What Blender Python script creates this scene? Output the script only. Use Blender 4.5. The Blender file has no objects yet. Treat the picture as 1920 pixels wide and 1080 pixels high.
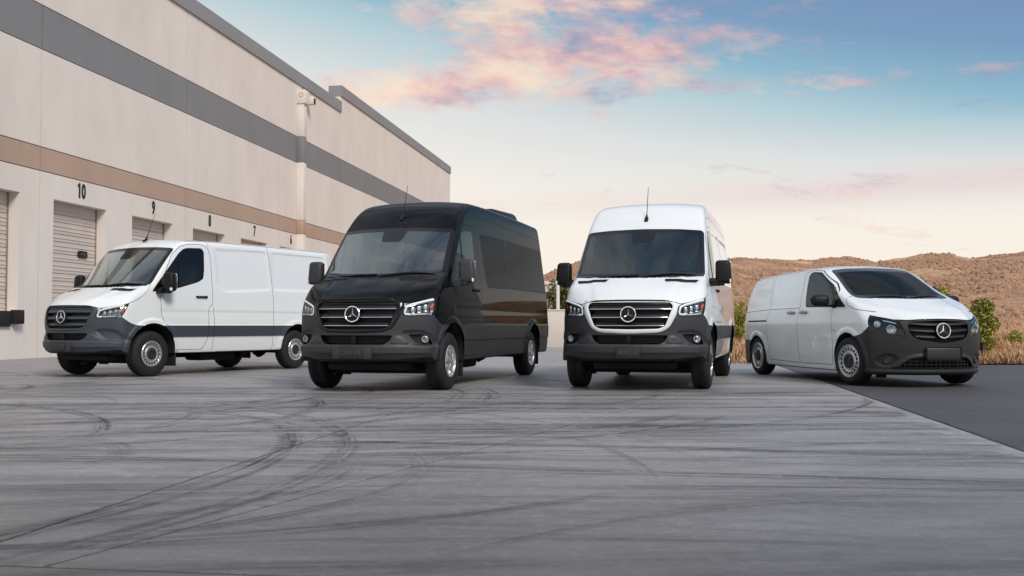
import bpy, bmesh, math, random
import numpy as np
from mathutils import Vector, Matrix
R = math.radians
random.seed(7); rng = np.random.default_rng(7)
scene = bpy.context.scene
COL = scene.collection

# ------------------------------------------------------------------ camera
F_PX, CAM_H, HOR = 1930.0, 0.858, 610.5
cam = bpy.data.cameras.new('camera'); camo = bpy.data.objects.new('camera', cam); COL.objects.link(camo)
cam.sensor_width = 36; cam.lens = F_PX / 1920 * 36; cam.clip_end = 3000; cam.clip_start = .05
camo.location = (0, 0, CAM_H)
camo.rotation_euler = (R(90) + math.atan((HOR - 540) / F_PX), 0, 0)
scene.camera = camo

# ------------------------------------------------------------------ world
SUN_EL, SUN_AZ = R(40), R(148)          # azimuth clockwise from +Y: behind the camera, a little to the right
W = bpy.data.worlds.new('World'); scene.world = W; W.use_nodes = True
nt = W.node_tree; nt.nodes.clear()
def wn(t, **k):
    n = nt.nodes.new(t)
    for a, b in k.items(): setattr(n, a, b)
    return n
def wl(a, b): nt.links.new(a, b)
def wmath(op, a, b=None, c=None, clamp=False):
    n = wn('ShaderNodeMath', operation=op); n.use_clamp = clamp
    for i, v in enumerate((a, b, c)):
        if v is None: continue
        if isinstance(v, (int, float)): n.inputs[i].default_value = v
        else: wl(v, n.inputs[i])
    return n.outputs[0]
def srgb(*c):
    r = [(v / 255) for v in c]
    return tuple(v / 12.92 if v <= .04045 else ((v + .055) / 1.055) ** 2.4 for v in r)
def wramp(fac, stops, interp='EASE'):
    n = wn('ShaderNodeValToRGB'); n.color_ramp.interpolation = interp
    e = n.color_ramp.elements
    while len(e) > 1: e.remove(e[-1])
    e[0].position = stops[0][0]; e[0].color = (*stops[0][1], 1)
    for p, c in stops[1:]:
        q = e.new(p); q.color = (*c, 1)
    wl(fac, n.inputs[0]); return n.outputs[0]
def wmix(fac, a, b):
    n = wn('ShaderNodeMix', data_type='RGBA')
    if isinstance(fac, (int, float)): n.inputs[0].default_value = fac
    else: wl(fac, n.inputs[0])
    for s, v in ((6, a), (7, b)):
        if isinstance(v, tuple): n.inputs[s].default_value = (*v, 1)
        else: wl(v, n.inputs[s])
    return n.outputs[2]
tc = wn('ShaderNodeTexCoord'); sep = wn('ShaderNodeSeparateXYZ'); wl(tc.outputs['Generated'], sep.inputs[0])
dx, dy, dz = sep.outputs
el = wmath('ARCSINE', wmath('MINIMUM', wmath('MAXIMUM', dz, -1.0), 1.0))
az = wmath('ARCTAN2', dx, dy)
# clear sky: warm pale horizon into blue, the blue reaching lower on the right
azs = wmath('SINE', az)
te = wmath('ADD', el, wmath('MULTIPLY', wmath('MULTIPLY', azs, .20), wmath('DIVIDE', wmath('SUBTRACT', el, .05), .14, clamp=True)))
tn = wmath('DIVIDE', wmath('ADD', te, .06), 1.3, clamp=True)
K = lambda e: (e + .06) / 1.3
sky_c = wramp(tn, [(K(-.06), srgb(255, 243, 226)), (K(.05), srgb(254, 243, 228)), (K(.12), srgb(250, 243, 232)), (K(.165), srgb(236, 234, 229)), (K(.20), srgb(224, 227, 226)), (K(.225), srgb(208, 219, 221)),
                   (K(.255), srgb(184, 209, 217)), (K(.29), srgb(144, 185, 206)), (K(.33), srgb(124, 160, 194)), (K(.38), srgb(118, 146, 184)), (K(.55), srgb(140, 168, 203)), (K(.8), srgb(138, 166, 202)), (K(1.2), srgb(132, 160, 198))], 'LINEAR')
nish = wn('ShaderNodeTexSky', sky_type='NISHITA'); nish.sun_disc = False
nish.sun_elevation = SUN_EL; nish.sun_rotation = SUN_AZ
nsc = wn('ShaderNodeVectorMath', operation='SCALE'); wl(nish.outputs[0], nsc.inputs[0]); nsc.inputs['Scale'].default_value = .10
base = wmix(.05, sky_c, nsc.outputs[0])
# clouds in azimuth / elevation
def cvec(sa, se, off, skew=0.0):
    c = wn('ShaderNodeCombineXYZ')
    wl(wmath('MULTIPLY', wmath('ADD', az, wmath('MULTIPLY', el, skew)), sa), c.inputs[0]); wl(wmath('MULTIPLY', el, se), c.inputs[1]); c.inputs[2].default_value = off
    return c.outputs[0]
def wnoise(vec, scale, detail=6, rough=.55, dist=0.0):
    n = wn('ShaderNodeTexNoise'); wl(vec, n.inputs['Vector']); n.inputs['Scale'].default_value = scale
    n.inputs['Detail'].default_value = detail; n.inputs['Roughness'].default_value = rough; n.inputs['Distortion'].default_value = dist
    return n.outputs[0]
def gauss(ca, ra, ce, re_, tilt=0.0):
    a = wmath('DIVIDE', wmath('SUBTRACT', az, ca), ra)
    e0 = wmath('SUBTRACT', wmath('SUBTRACT', el, ce), wmath('MULTIPLY', wmath('SUBTRACT', az, ca), tilt))
    e = wmath('DIVIDE', e0, re_)
    s = wmath('ADD', wmath('MULTIPLY', a, a), wmath('MULTIPLY', e, e))
    return wmath('POWER', 2.718, wmath('MULTIPLY', s, -1.0))
n1 = wnoise(cvec(1, 3.0, 3.1, .9), 9.5, 10, .62, .35)
n2 = wnoise(cvec(1, 2.6, 8.7, .5), 30, 7, .65, .2)
ncl = wmath('ADD', wmath('MULTIPLY', n1, .62), wmath('MULTIPLY', n2, .38))
bias = wmath('ADD', wmath('ADD', wmath('MULTIPLY', gauss(.03, .17, .315, .052, .02), .22), wmath('MULTIPLY', gauss(-.10, .17, .226, .030, .16), .21)),
             wmath('ADD', wmath('MULTIPLY', gauss(.12, .15, .255, .034, .06), .18), wmath('MULTIPLY', gauss(.38, .24, .225, .011, .0), .14)))
band = wmath('MULTIPLY', gauss(.42, .40, .128, .014, .03), .07)
bias = wmath('ADD', bias, band)
dzc = wmath('MAXIMUM', dz, .12); pc = wn('ShaderNodeCombineXYZ'); wl(wmath('DIVIDE', dx, dzc), pc.inputs[0]); wl(wmath('DIVIDE', dy, dzc), pc.inputs[1])
hn = wnoise(pc.outputs[0], 1.5, 8, .6, .4); hmask = wmath('MULTIPLY', wmath('SUBTRACT', el, .36), 4.0, clamp=True)
high = wmath('MULTIPLY', wmath('MULTIPLY', wmath('SUBTRACT', hn, .40), 5.5, clamp=True), hmask)
dens = wmath('MAXIMUM', wmath('MULTIPLY', wmath('SUBTRACT', wmath('ADD', ncl, bias), .590), 5.2, clamp=True), high)
n3 = wnoise(cvec(1, 2.4, 21.3, .5), 11, 7, .6, .2)
tint = wmath('MULTIPLY', wmath('SUBTRACT', wmath('ADD', n3, wmath('MULTIPLY', wmath('SUBTRACT', az, .02), .32)), .36), 3.2, clamp=True)
tint = wmath('MULTIPLY', tint, wmath('SUBTRACT', 1.0, wmath('MULTIPLY', hmask, .75)))
cl_c = wramp(tint, [(0, srgb(255, 226, 200)), (.35, srgb(250, 206, 190)), (.62, srgb(228, 180, 182)), (.85, srgb(184, 162, 182)), (1, srgb(150, 150, 180))], 'LINEAR')
cfac = wmath('MULTIPLY', dens, wmath('ADD', .78, wmath('MULTIPLY', hmask, .2)))
band_soft = wmath('MULTIPLY', wmath('MULTIPLY', band, 13.0, clamp=True), wmath('ADD', .35, n1), clamp=True)
cl_c = wmix(wmath('MULTIPLY', hmask, .85), cl_c, srgb(232, 238, 245))
final = wmix(cfac, wmix(wmath('MULTIPLY', band_soft, .75), base, srgb(232, 208, 208)), cl_c)
bg = wn('ShaderNodeBackground'); wl(final, bg.inputs[0]); bg.inputs[1].default_value = 1.0
out = wn('ShaderNodeOutputWorld'); wl(bg.outputs[0], out.inputs[0])

# ------------------------------------------------------------------ sun
sun = bpy.data.lights.new('sun', 'SUN'); sun.energy = 2.5; sun.angle = R(18); sun.color = (1, .93, .84)
suno = bpy.data.objects.new('sun', sun); COL.objects.link(suno)
sd = Vector((math.sin(SUN_AZ) * math.cos(SUN_EL), math.cos(SUN_AZ) * math.cos(SUN_EL), math.sin(SUN_EL)))
suno.rotation_euler = sd.to_track_quat('Z', 'Y').to_euler(); suno.location = (0, -20, 30)

vs = scene.view_settings
scene.display_settings.display_device = 'sRGB'
vs.view_transform = 'Standard'; vs.look = 'None'; vs.exposure = 0.0; vs.gamma = 1.0; vs.use_curve_mapping = False
scene.cycles.max_bounces = 8; scene.cycles.transparent_max_bounces = 12; scene.cycles.glossy_bounces = 5
scene.cycles.caustics_reflective = False; scene.cycles.caustics_refractive = False

# ------------------------------------------------------------------ materials
MATS = {}
def mat(name, col, rough=.5, metal=0.0, coat=0.0, spec=.5, bump=0.0, bscale=200, var=0.0, vscale=3.0, emit=None, coat_rough=.03):
    if name in MATS: return MATS[name]
    m = bpy.data.materials.new(name); m.use_nodes = True
    t = m.node_tree; b = t.nodes['Principled BSDF']
    b.inputs['Base Color'].default_value = (*col, 1); b.inputs['Roughness'].default_value = rough
    b.inputs['Metallic'].default_value = metal; b.inputs['Coat Weight'].default_value = coat; b.inputs['Coat Roughness'].default_value = coat_rough
    b.inputs['Specular IOR Level'].default_value = spec
    tcn = t.nodes.new('ShaderNodeTexCoord')
    if var:
        n = t.nodes.new('ShaderNodeTexNoise'); n.inputs['Scale'].default_value = vscale; n.inputs['Detail'].default_value = 8; n.inputs['Roughness'].default_value = .65
        t.links.new(tcn.outputs['Object'], n.inputs['Vector'])
        r = t.nodes.new('ShaderNodeValToRGB'); r.color_ramp.elements[0].position = .3; r.color_ramp.elements[1].position = .7
        r.color_ramp.elements[0].color = (*[c * (1 - var) for c in col], 1); r.color_ramp.elements[1].color = (*[min(1, c * (1 + var * .6)) for c in col], 1)
        t.links.new(n.outputs[0], r.inputs[0]); t.links.new(r.outputs[0], b.inputs['Base Color'])
    if bump:
        n = t.nodes.new('ShaderNodeTexNoise'); n.inputs['Scale'].default_value = bscale; n.inputs['Detail'].default_value = 5
        t.links.new(tcn.outputs['Object'], n.inputs['Vector'])
        bp = t.nodes.new('ShaderNodeBump'); bp.inputs['Strength'].default_value = bump; bp.inputs['Distance'].default_value = .01
        t.links.new(n.outputs[0], bp.inputs['Height']); t.links.new(bp.outputs[0], b.inputs['Normal'])
    if emit: b.inputs['Emission Color'].default_value = (*emit[0], 1); b.inputs['Emission Strength'].default_value = emit[1]
    MATS[name] = m; return m
def glass(name, tint, refl=1.0, ior=1.5):
    m = bpy.data.materials.new(name); m.use_nodes = True; t = m.node_tree; t.nodes.clear()
    o = t.nodes.new('ShaderNodeOutputMaterial'); mx = t.nodes.new('ShaderNodeMixShader')
    tr = t.nodes.new('ShaderNodeBsdfTransparent'); tr.inputs[0].default_value = (*tint, 1)
    gl = t.nodes.new('ShaderNodeBsdfGlossy'); gl.inputs['Roughness'].default_value = .01; gl.inputs[0].default_value = (.88, .97, 1, 1)
    fr = t.nodes.new('ShaderNodeFresnel'); fr.inputs[0].default_value = ior
    mu = t.nodes.new('ShaderNodeMath'); mu.operation = 'MULTIPLY'; mu.use_clamp = True; mu.inputs[1].default_value = refl
    t.links.new(fr.outputs[0], mu.inputs[0]); t.links.new(mu.outputs[0], mx.inputs[0])
    t.links.new(tr.outputs[0], mx.inputs[1]); t.links.new(gl.outputs[0], mx.inputs[2]); t.links.new(mx.outputs[0], o.inputs[0])
    MATS[name] = m; return m
white_paint = mat('white_paint', (.79, .82, .83), .38, coat=1.0)
black_paint = mat('black_paint', (.004, .0043, .0048), .3, coat=.45, spec=.0)
clad_grey = mat('charcoal_plastic', (.031, .034, .038), .5, bump=.05, bscale=900)
clad_blue = mat('bluish_charcoal_plastic', (.042, .052, .066), .55, bump=.05, bscale=900)
clad_dark = mat('dark_plastic', (.020, .021, .023), .5, bump=.05, bscale=900)
black_pl = mat('black_plastic', (.006, .006, .0065), .5, spec=.3)
gloss_black = mat('gloss_black', (.006, .006, .007), .12)
rubber = mat('rubber', (.011, .011, .012), .75, bump=.1, bscale=300, var=.3, vscale=20)
gap_m = mat('gap_shadow', (.006, .006, .006), .9)
chrome = mat('chrome', (.85, .85, .86), .12, metal=1)
silver = mat('silver_paint', (.62, .63, .64), .32, metal=.75, coat=.4)
alloy = mat('alloy', (.72, .73, .74), .25, metal=.85)
under_m = mat('underbody', (.010, .010, .011), .9)
trim_m = mat('interior_trim', (.38, .39, .39), .8)
seat_m = mat('seat_fabric', (.085, .088, .092), .9)
dash_m = mat('dash_plastic', (.11, .12, .125), .6)
lamp_m = mat('lamp_reflector', (.78, .80, .82), .18, metal=.9)
lampd_m = mat('lamp_dark', (.30, .32, .34), .22, metal=.7)
drl_m = mat('daylight_strip', (.85, .87, .9), .25, coat=.6)
amber = mat('amber_lens', (.75, .13, .02), .2, coat=1)
red_l = mat('red_lens', (.35, .01, .01), .2, coat=1)
wind_g = glass('windshield_glass', (.80, .88, .88), 2.9)
teal_g = glass('teal_windshield_glass', (.60, .74, .77), 1.7)
side_g = glass('side_glass', (.36, .40, .40), .9)
tint_g = glass('tinted_glass', (.09, .10, .10), .3)
lens_g = glass('lens_glass', (.93, .95, .96), .9)
plate_m = mat('plate_black', (.018, .019, .02), .5)
platel_m = mat('plate_letters', (.060, .062, .066), .4)

# ------------------------------------------------------------------ mesh helpers
def mkobj(name, V, Fc, m, parent=None, normals=None, smooth=True, sharp=None):
    me = bpy.data.meshes.new(name)
    V = np.asarray(V, float)
    if isinstance(Fc, np.ndarray):
        n = len(Fc); k = Fc.shape[1]
        me.vertices.add(len(V)); me.vertices.foreach_set('co', V.ravel())
        me.loops.add(n * k); me.loops.foreach_set('vertex_index', Fc.ravel().astype(np.int32))
        me.polygons.add(n); me.polygons.foreach_set('loop_start', np.arange(0, n * k, k, dtype=np.int32))
        me.update(calc_edges=True)
    else:
        me.from_pydata([tuple(v) for v in V], [], Fc); me.update()
    if smooth: me.polygons.foreach_set('use_smooth', np.ones(len(me.polygons), bool))
    if sharp is not None: me.set_sharp_from_angle(angle=R(sharp))
    if normals is not None: me.normals_split_custom_set_from_vertices([tuple(x) for x in normals])
    o = bpy.data.objects.new(name, me); COL.objects.link(o)
    if m is not None: me.materials.append(m)
    if parent: o.parent = parent
    return o
def empty(name, loc=(0, 0, 0), rz=0, label=None, cat=None, group=None):
    o = bpy.data.objects.new(name, None); COL.objects.link(o); o.location = loc; o.rotation_euler = (0, 0, rz); o.empty_display_size = .2
    tag(o, label, cat, group); return o
def tag(o, label=None, cat=None, group=None, kind=None):
    if label: o['label'] = label
    if cat: o['category'] = cat
    if group: o['group'] = group
    if kind: o['kind'] = kind
    return o
class MB:
    def __init__(s): s.V = []; s.F = []
    def add(s, V, Fc, M=None):
        b = len(s.V)
        for v in V:
            v = Vector(v)
            s.V.append(tuple(M @ v) if M is not None else tuple(v))
        for f in Fc: s.F.append(tuple(i + b for i in f))
        return s
    def box(s, c, d, bev=0.0, M=None, seg=2, taper=None):
        bm = bmesh.new(); bmesh.ops.create_cube(bm, size=1)
        for v in bm.verts:
            v.co = Vector((v.co.x * d[0], v.co.y * d[1], v.co.z * d[2]))
            if taper: v.co = Vector(taper(v.co))
        if bev: bmesh.ops.bevel(bm, geom=bm.edges[:], offset=bev, segments=seg, affect='EDGES', profile=.5)
        for v in bm.verts: v.co += Vector(c)
        bm.verts.index_update(); V = [v.co.copy() for v in bm.verts]; Fc = [[v.index for v in f.verts] for f in bm.faces]; bm.free()
        return s.add(V, Fc, M)
    def tube(s, P, r, n=8, M=None, cap=True):
        P = [Vector(p) for p in P]; rr = r if isinstance(r, (list, tuple)) else [r] * len(P)
        V = []; Fc = []; up = None
        for i, p in enumerate(P):
            t = (P[min(i + 1, len(P) - 1)] - P[max(i - 1, 0)]).normalized()
            if up is None: up = t.orthogonal().normalized()
            a = (up - t * up.dot(t)).normalized(); b = t.cross(a); up = a
            for k in range(n):
                th = 2 * math.pi * k / n; V.append(p + (a * math.cos(th) + b * math.sin(th)) * rr[i])
        for i in range(len(P) - 1):
            for k in range(n):
                k2 = (k + 1) % n; Fc.append((i * n + k, i * n + k2, (i + 1) * n + k2, (i + 1) * n + k))
        if cap: Fc.append(tuple(range(n))[::-1]); Fc.append(tuple(range((len(P) - 1) * n, len(P) * n)))
        return s.add(V, Fc, M)
    def lathe(s, prof, n=48, axis='y', M=None, close=False):
        V = []; Fc = []
        for (a, r) in prof:
            for k in range(n):
                th = 2 * math.pi * k / n
                V.append((r * math.cos(th), a, r * math.sin(th)) if axis == 'y' else ((r * math.cos(th), r * math.sin(th), a) if axis == 'z' else (a, r * math.cos(th), r * math.sin(th))))
        m = len(prof)
        for i in range(m if close else m - 1):
            j = (i + 1) % m
            for k in range(n):
                k2 = (k + 1) % n; Fc.append((i * n + k, j * n + k, j * n + k2, i * n + k2))
        return s.add(V, Fc, M)
    def prism(s, poly, fn, d0, d1, M=None):
        n = len(poly); V = [fn(a, b, d0) for a, b in poly] + [fn(a, b, d1) for a, b in poly]
        Fc = [tuple(range(n)), tuple(range(2 * n - 1, n - 1, -1))] + [(i, i + n, (i + 1) % n + n, (i + 1) % n) for i in range(n)]
        return s.add(V, Fc, M)
    def sweep(s, path, prof, M=None, cap=True):
        # path of (x,y,z); profile of (x,z) offsets; closed profile
        V = []; Fc = []; n = len(prof)
        for p in path:
            for (a, b) in prof: V.append((p[0] + a, p[1], p[2] + b))
        for i in range(len(path) - 1):
            for k in range(n):
                k2 = (k + 1) % n; Fc.append((i * n + k, i * n + k2, (i + 1) * n + k2, (i + 1) * n + k))
        if cap: Fc.append(tuple(range(n))[::-1]); Fc.append(tuple(range((len(path) - 1) * n, len(path) * n)))
        return s.add(V, Fc, M)
    def build(s, name, m, parent=None, smooth=True, sharp=35):
        bm = bmesh.new(); vs_ = [bm.verts.new(v) for v in s.V]
        for f in s.F:
            try: bm.faces.new([vs_[i] for i in f])
            except ValueError: pass
        bmesh.ops.recalc_face_normals(bm, faces=bm.faces[:])
        me = bpy.data.meshes.new(name); bm.to_mesh(me); bm.free()
        if smooth:
            me.polygons.foreach_set('use_smooth', np.ones(len(me.polygons), bool)); me.set_sharp_from_angle(angle=R(sharp))
        o = bpy.data.objects.new(name, me); COL.objects.link(o); me.materials.append(m)
        if parent: o.parent = parent
        return o
def text_mesh(body, size, ext=.01, bold=0.0, spacing=1.0):
    cu = bpy.data.curves.new('txt', 'FONT'); cu.body = body; cu.size = size; cu.extrude = ext; cu.offset = bold; cu.align_x = 'CENTER'; cu.align_y = 'CENTER'; cu.space_character = spacing
    cu.resolution_u = 4
    o = bpy.data.objects.new('txt', cu); COL.objects.link(o); dg = bpy.context.evaluated_depsgraph_get(); dg.update()
    me = bpy.data.meshes.new_from_object(o.evaluated_get(dg)); V = [v.co.copy() for v in me.vertices]; Fc = [tuple(p.vertices) for p in me.polygons]
    bpy.data.objects.remove(o); bpy.data.meshes.remove(me); bpy.data.curves.remove(cu)
    return V, Fc

# ------------------------------------------------------------------ smooth implicit bodies
def spl(xs, ys, sig):
    a, b = min(xs) - 4 * sig - .1, max(xs) + 4 * sig + .1
    n = 3000; t = np.linspace(a, b, n); d = t[1] - t[0]
    o = np.argsort(xs); X = np.array(xs, float)[o]; Y = np.array(ys, float)[o]
    v = np.interp(t, X, Y)
    s0 = (Y[1] - Y[0]) / (X[1] - X[0]); s1 = (Y[-1] - Y[-2]) / (X[-1] - X[-2])
    v = np.where(t < X[0], Y[0] + s0 * (t - X[0]), np.where(t > X[-1], Y[-1] + s1 * (t - X[-1]), v))
    k = int(4 * sig / d) + 1; w = np.exp(-.5 * (np.arange(-k, k + 1) * d / sig) ** 2); w /= w.sum()
    vp = np.concatenate([v[0] - s0 * d * np.arange(k, 0, -1), v, v[-1] + s1 * d * np.arange(1, k + 1)])
    v = np.convolve(vp, w, 'valid')
    return lambda q: np.interp(q, t, v)
def smax(a, b, k):
    h = np.maximum(k - np.abs(a - b), 0) / k
    return np.maximum(a, b) + h * h * h * k / 6
def smin(a, b, k): return -smax(-a, -b, k)
def sstep(a, b, x):
    t = np.clip((x - a) / (b - a), 0, 1); return t * t * (3 - 2 * t)
def chaikin(P, it=2, closed=True):
    P = np.array(P, float)
    for _ in range(it):
        if closed:
            Q = np.roll(P, -1, 0); P = np.stack([.75 * P + .25 * Q, .25 * P + .75 * Q], 1).reshape(-1, 2)
        else:
            A, B = P[:-1], P[1:]; P = np.concatenate([P[:1], np.stack([.75 * A + .25 * B, .25 * A + .75 * B], 1).reshape(-1, 2), P[-1:]])
    return P
def rnd(P, r, n=4):
    # polygon with rounded corners of radius about r
    P = np.array(P, float); o = []; m = len(P)
    for i in range(m):
        a, b, c = P[i - 1], P[i], P[(i + 1) % m]
        u = a - b; w = c - b; lu, lw = np.linalg.norm(u), np.linalg.norm(w); d = min(r, .45 * lu, .45 * lw)
        p, q = b + u / lu * d, b + w / lw * d
        for t in np.linspace(0, 1, n + 1): o.append((1 - t) ** 2 * p + 2 * t * (1 - t) * b + t * t * q)
    return np.array(o)
def mir(P):
    # half outline (y>=0, first and last on the centre line) to full outline
    P = [tuple(p) for p in P]; return P + [(-a, b) for a, b in P[::-1] if abs(a) > 1e-6]
def sdf(px, py, P, closed=True, far=.12):
    P = np.asarray(P, float); res = np.full(px.shape, far)
    lo, hi = P.min(0) - far, P.max(0) + far
    idx = np.nonzero((px > lo[0]) & (px < hi[0]) & (py > lo[1]) & (py < hi[1]))[0]
    if len(idx) == 0: return res
    x, y = px[idx], py[idx]; d2 = np.full(x.shape, 1e9); ins = np.zeros(x.shape, bool)
    n = len(P)
    for i in range(n if closed else n - 1):
        a, b = P[i], P[(i + 1) % n]; e = b - a; L = e @ e
        if L < 1e-12: continue
        wx, wy = x - a[0], y - a[1]; t = np.clip((wx * e[0] + wy * e[1]) / L, 0, 1)
        d2 = np.minimum(d2, (wx - e[0] * t) ** 2 + (wy - e[1] * t) ** 2)
        if closed:
            c = ((a[1] <= y) & (b[1] > y)) | ((b[1] <= y) & (a[1] > y))
            if e[1] != 0: ins ^= c & (x < a[0] + (y - a[1]) / e[1] * e[0])
    d = np.sqrt(d2); res[idx] = np.clip(np.where(ins, -d, d), -far, far) if closed else np.minimum(d, far)
    return res
def lfield(L, x, ay, z, far=.12, ymin=.45):
    # signed distance to a panel joint on the flank; far outside its span
    kind, P = L; P = np.array(P)
    if kind == 'v':
        o = np.argsort(P[:, 1]); g = x - np.interp(z, P[o, 1], P[o, 0]); out_ = (z < P[:, 1].min()) | (z > P[:, 1].max())
    else:
        o = np.argsort(P[:, 0]); g = z - np.interp(x, P[o, 0], P[o, 1]); out_ = (x < P[:, 0].min()) | (x > P[:, 0].max())
    return np.where(out_ | (ay < ymin), far, np.clip(g, -far, far))
def surface_nets(Fn, gx, gy, gz):
    X, Y, Z = np.meshgrid(gx, gy, gz, indexing='ij'); Fv = Fn(X, Y, Z)
    s = Fv < 0; nx, ny, nz = Fv.shape
    acc = np.zeros((nx - 1, ny - 1, nz - 1, 3)); cnt = np.zeros((nx - 1, ny - 1, nz - 1))
    G = (gx, gy, gz)
    for ax in range(3):
        sl0 = [slice(None)] * 3; sl1 = [slice(None)] * 3; sl0[ax] = slice(None, -1); sl1[ax] = slice(1, None)
        a, b = Fv[tuple(sl0)], Fv[tuple(sl1)]; I = np.argwhere((a < 0) != (b < 0))
        va = a[tuple(I.T)]; vb = b[tuple(I.T)]; t = va / (va - vb)
        p = np.stack([G[k][I[:, k]] for k in range(3)], 1).astype(float)
        p[:, ax] += t * (G[ax][I[:, ax] + 1] - G[ax][I[:, ax]])
        o1, o2 = [k for k in range(3) if k != ax]
        for d1 in (0, 1):
            for d2 in (0, 1):
                J = I.copy(); J[:, o1] -= d1; J[:, o2] -= d2
                np.add.at(acc, tuple(J.T), p); np.add.at(cnt, tuple(J.T), 1)
    cells = np.argwhere(cnt > 0); idx = -np.ones(cnt.shape, int); idx[tuple(cells.T)] = np.arange(len(cells))
    V = acc[tuple(cells.T)] / cnt[tuple(cells.T)][:, None]
    quads = []
    for ax in range(3):
        sl0 = [slice(None)] * 3; sl1 = [slice(None)] * 3; sl0[ax] = slice(None, -1); sl1[ax] = slice(1, None)
        a, b = s[tuple(sl0)], s[tuple(sl1)]; o1, o2 = (ax + 1) % 3, (ax + 2) % 3
        I = np.argwhere(a != b); fl = a[tuple(I.T)]
        def at(d1, d2):
            J = I.copy(); J[:, o1] -= d1; J[:, o2] -= d2; return idx[tuple(J.T)]
        q = np.stack([at(1, 1), at(0, 1), at(0, 0), at(1, 0)], 1)
        q[~fl] = q[~fl][:, ::-1]; quads.append(q)
    Q = np.concatenate(quads); return V, np.concatenate([Q[:, [0, 1, 2]], Q[:, [0, 2, 3]]])
def grad(Fn, V, e=2e-3):
    g = np.empty_like(V)
    for k in range(3):
        a = V.copy(); b = V.copy(); a[:, k] += e; b[:, k] -= e
        g[:, k] = (Fn(*a.T) - Fn(*b.T)) / (2 * e)
    return g
def project(Fn, V, it=4):
    for _ in range(it):
        g = grad(Fn, V); f = Fn(*V.T); st = f[:, None] * g / np.maximum((g * g).sum(1), .05)[:, None]
        ln = np.linalg.norm(st, axis=1); V = V - st * np.minimum(1, .03 / np.maximum(ln, 1e-9))[:, None]
    return V
def split(V, T, g):
    g = np.where(np.abs(g) < 1e-6, 1e-6, g)
    s = g > 0; st = s[T]; c = st.sum(1); mix = (c == 1) | (c == 2)
    if not mix.any(): return V, T
    M = T[mix]; ms = st[mix]; lone = np.where(ms.sum(1) == 1, ms.argmax(1), (~ms).argmax(1))
    r = np.arange(len(M)); a = M[r, lone]; b = M[r, (lone + 1) % 3]; cc = M[r, (lone + 2) % 3]
    n = len(V); e = np.concatenate([np.stack([a, b], 1), np.stack([a, cc], 1)]); es = np.sort(e, 1)
    key = es[:, 0] * n + es[:, 1]; u, inv = np.unique(key, return_inverse=True)
    i0, i1 = u // n, u % n; t = g[i0] / (g[i0] - g[i1]); P = V[i0] + (V[i1] - V[i0]) * t[:, None]
    pab = n + inv[:len(M)]; pac = n + inv[len(M):]
    T2 = np.concatenate([T[~mix], np.stack([a, pab, pac], 1), np.stack([pab, b, cc], 1), np.stack([pab, cc, pac], 1)])
    return np.concatenate([V, P]), T2
def vnormals(V, T):
    a, b, c = V[T[:, 0]], V[T[:, 1]], V[T[:, 2]]
    fn = np.cross(b - a, c - a); N = np.zeros_like(V)
    for k in range(3): np.add.at(N, T[:, k], fn)
    return N / np.maximum(np.linalg.norm(N, axis=1), 1e-12)[:, None]
def sub(V, N, T, mask):
    t = T[mask]; u, inv = np.unique(t, return_inverse=True); return V[u], N[u], inv.reshape(t.shape)
def boundary(T):
    e = np.concatenate([T[:, [0, 1]], T[:, [1, 2]], T[:, [2, 0]]]); k = np.sort(e, 1); key = k[:, 0] * (T.max() + 1) + k[:, 1]
    u, i, c = np.unique(key, return_index=True, return_counts=True); return e[i[c == 1]]
def bucket(name, V, T, vec, m, parent, back=True, keep=None):
    # a recess: walls along the outline of the opening, and a back
    be = boundary(T)
    if keep is not None: be = be[[keep(V[a], V[b]) for a, b in be]]
    n = len(V); V2 = np.concatenate([V, V + np.asarray(vec)])
    walls = np.concatenate([np.stack([be[:, 0], be[:, 1], be[:, 1] + n], 1), np.stack([be[:, 0], be[:, 1] + n, be[:, 0] + n], 1)])
    Fc = np.concatenate([walls, T + n]) if back else walls
    return mkobj(name, V2, Fc, m, parent, smooth=False)
def axis_grid(*segs):
    o = []
    for a, b, d in segs:
        n = max(1, int(round((b - a) / d))); o += list(np.linspace(a, b, n, endpoint=False))
    return np.array(o + [segs[-1][1]])

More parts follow.
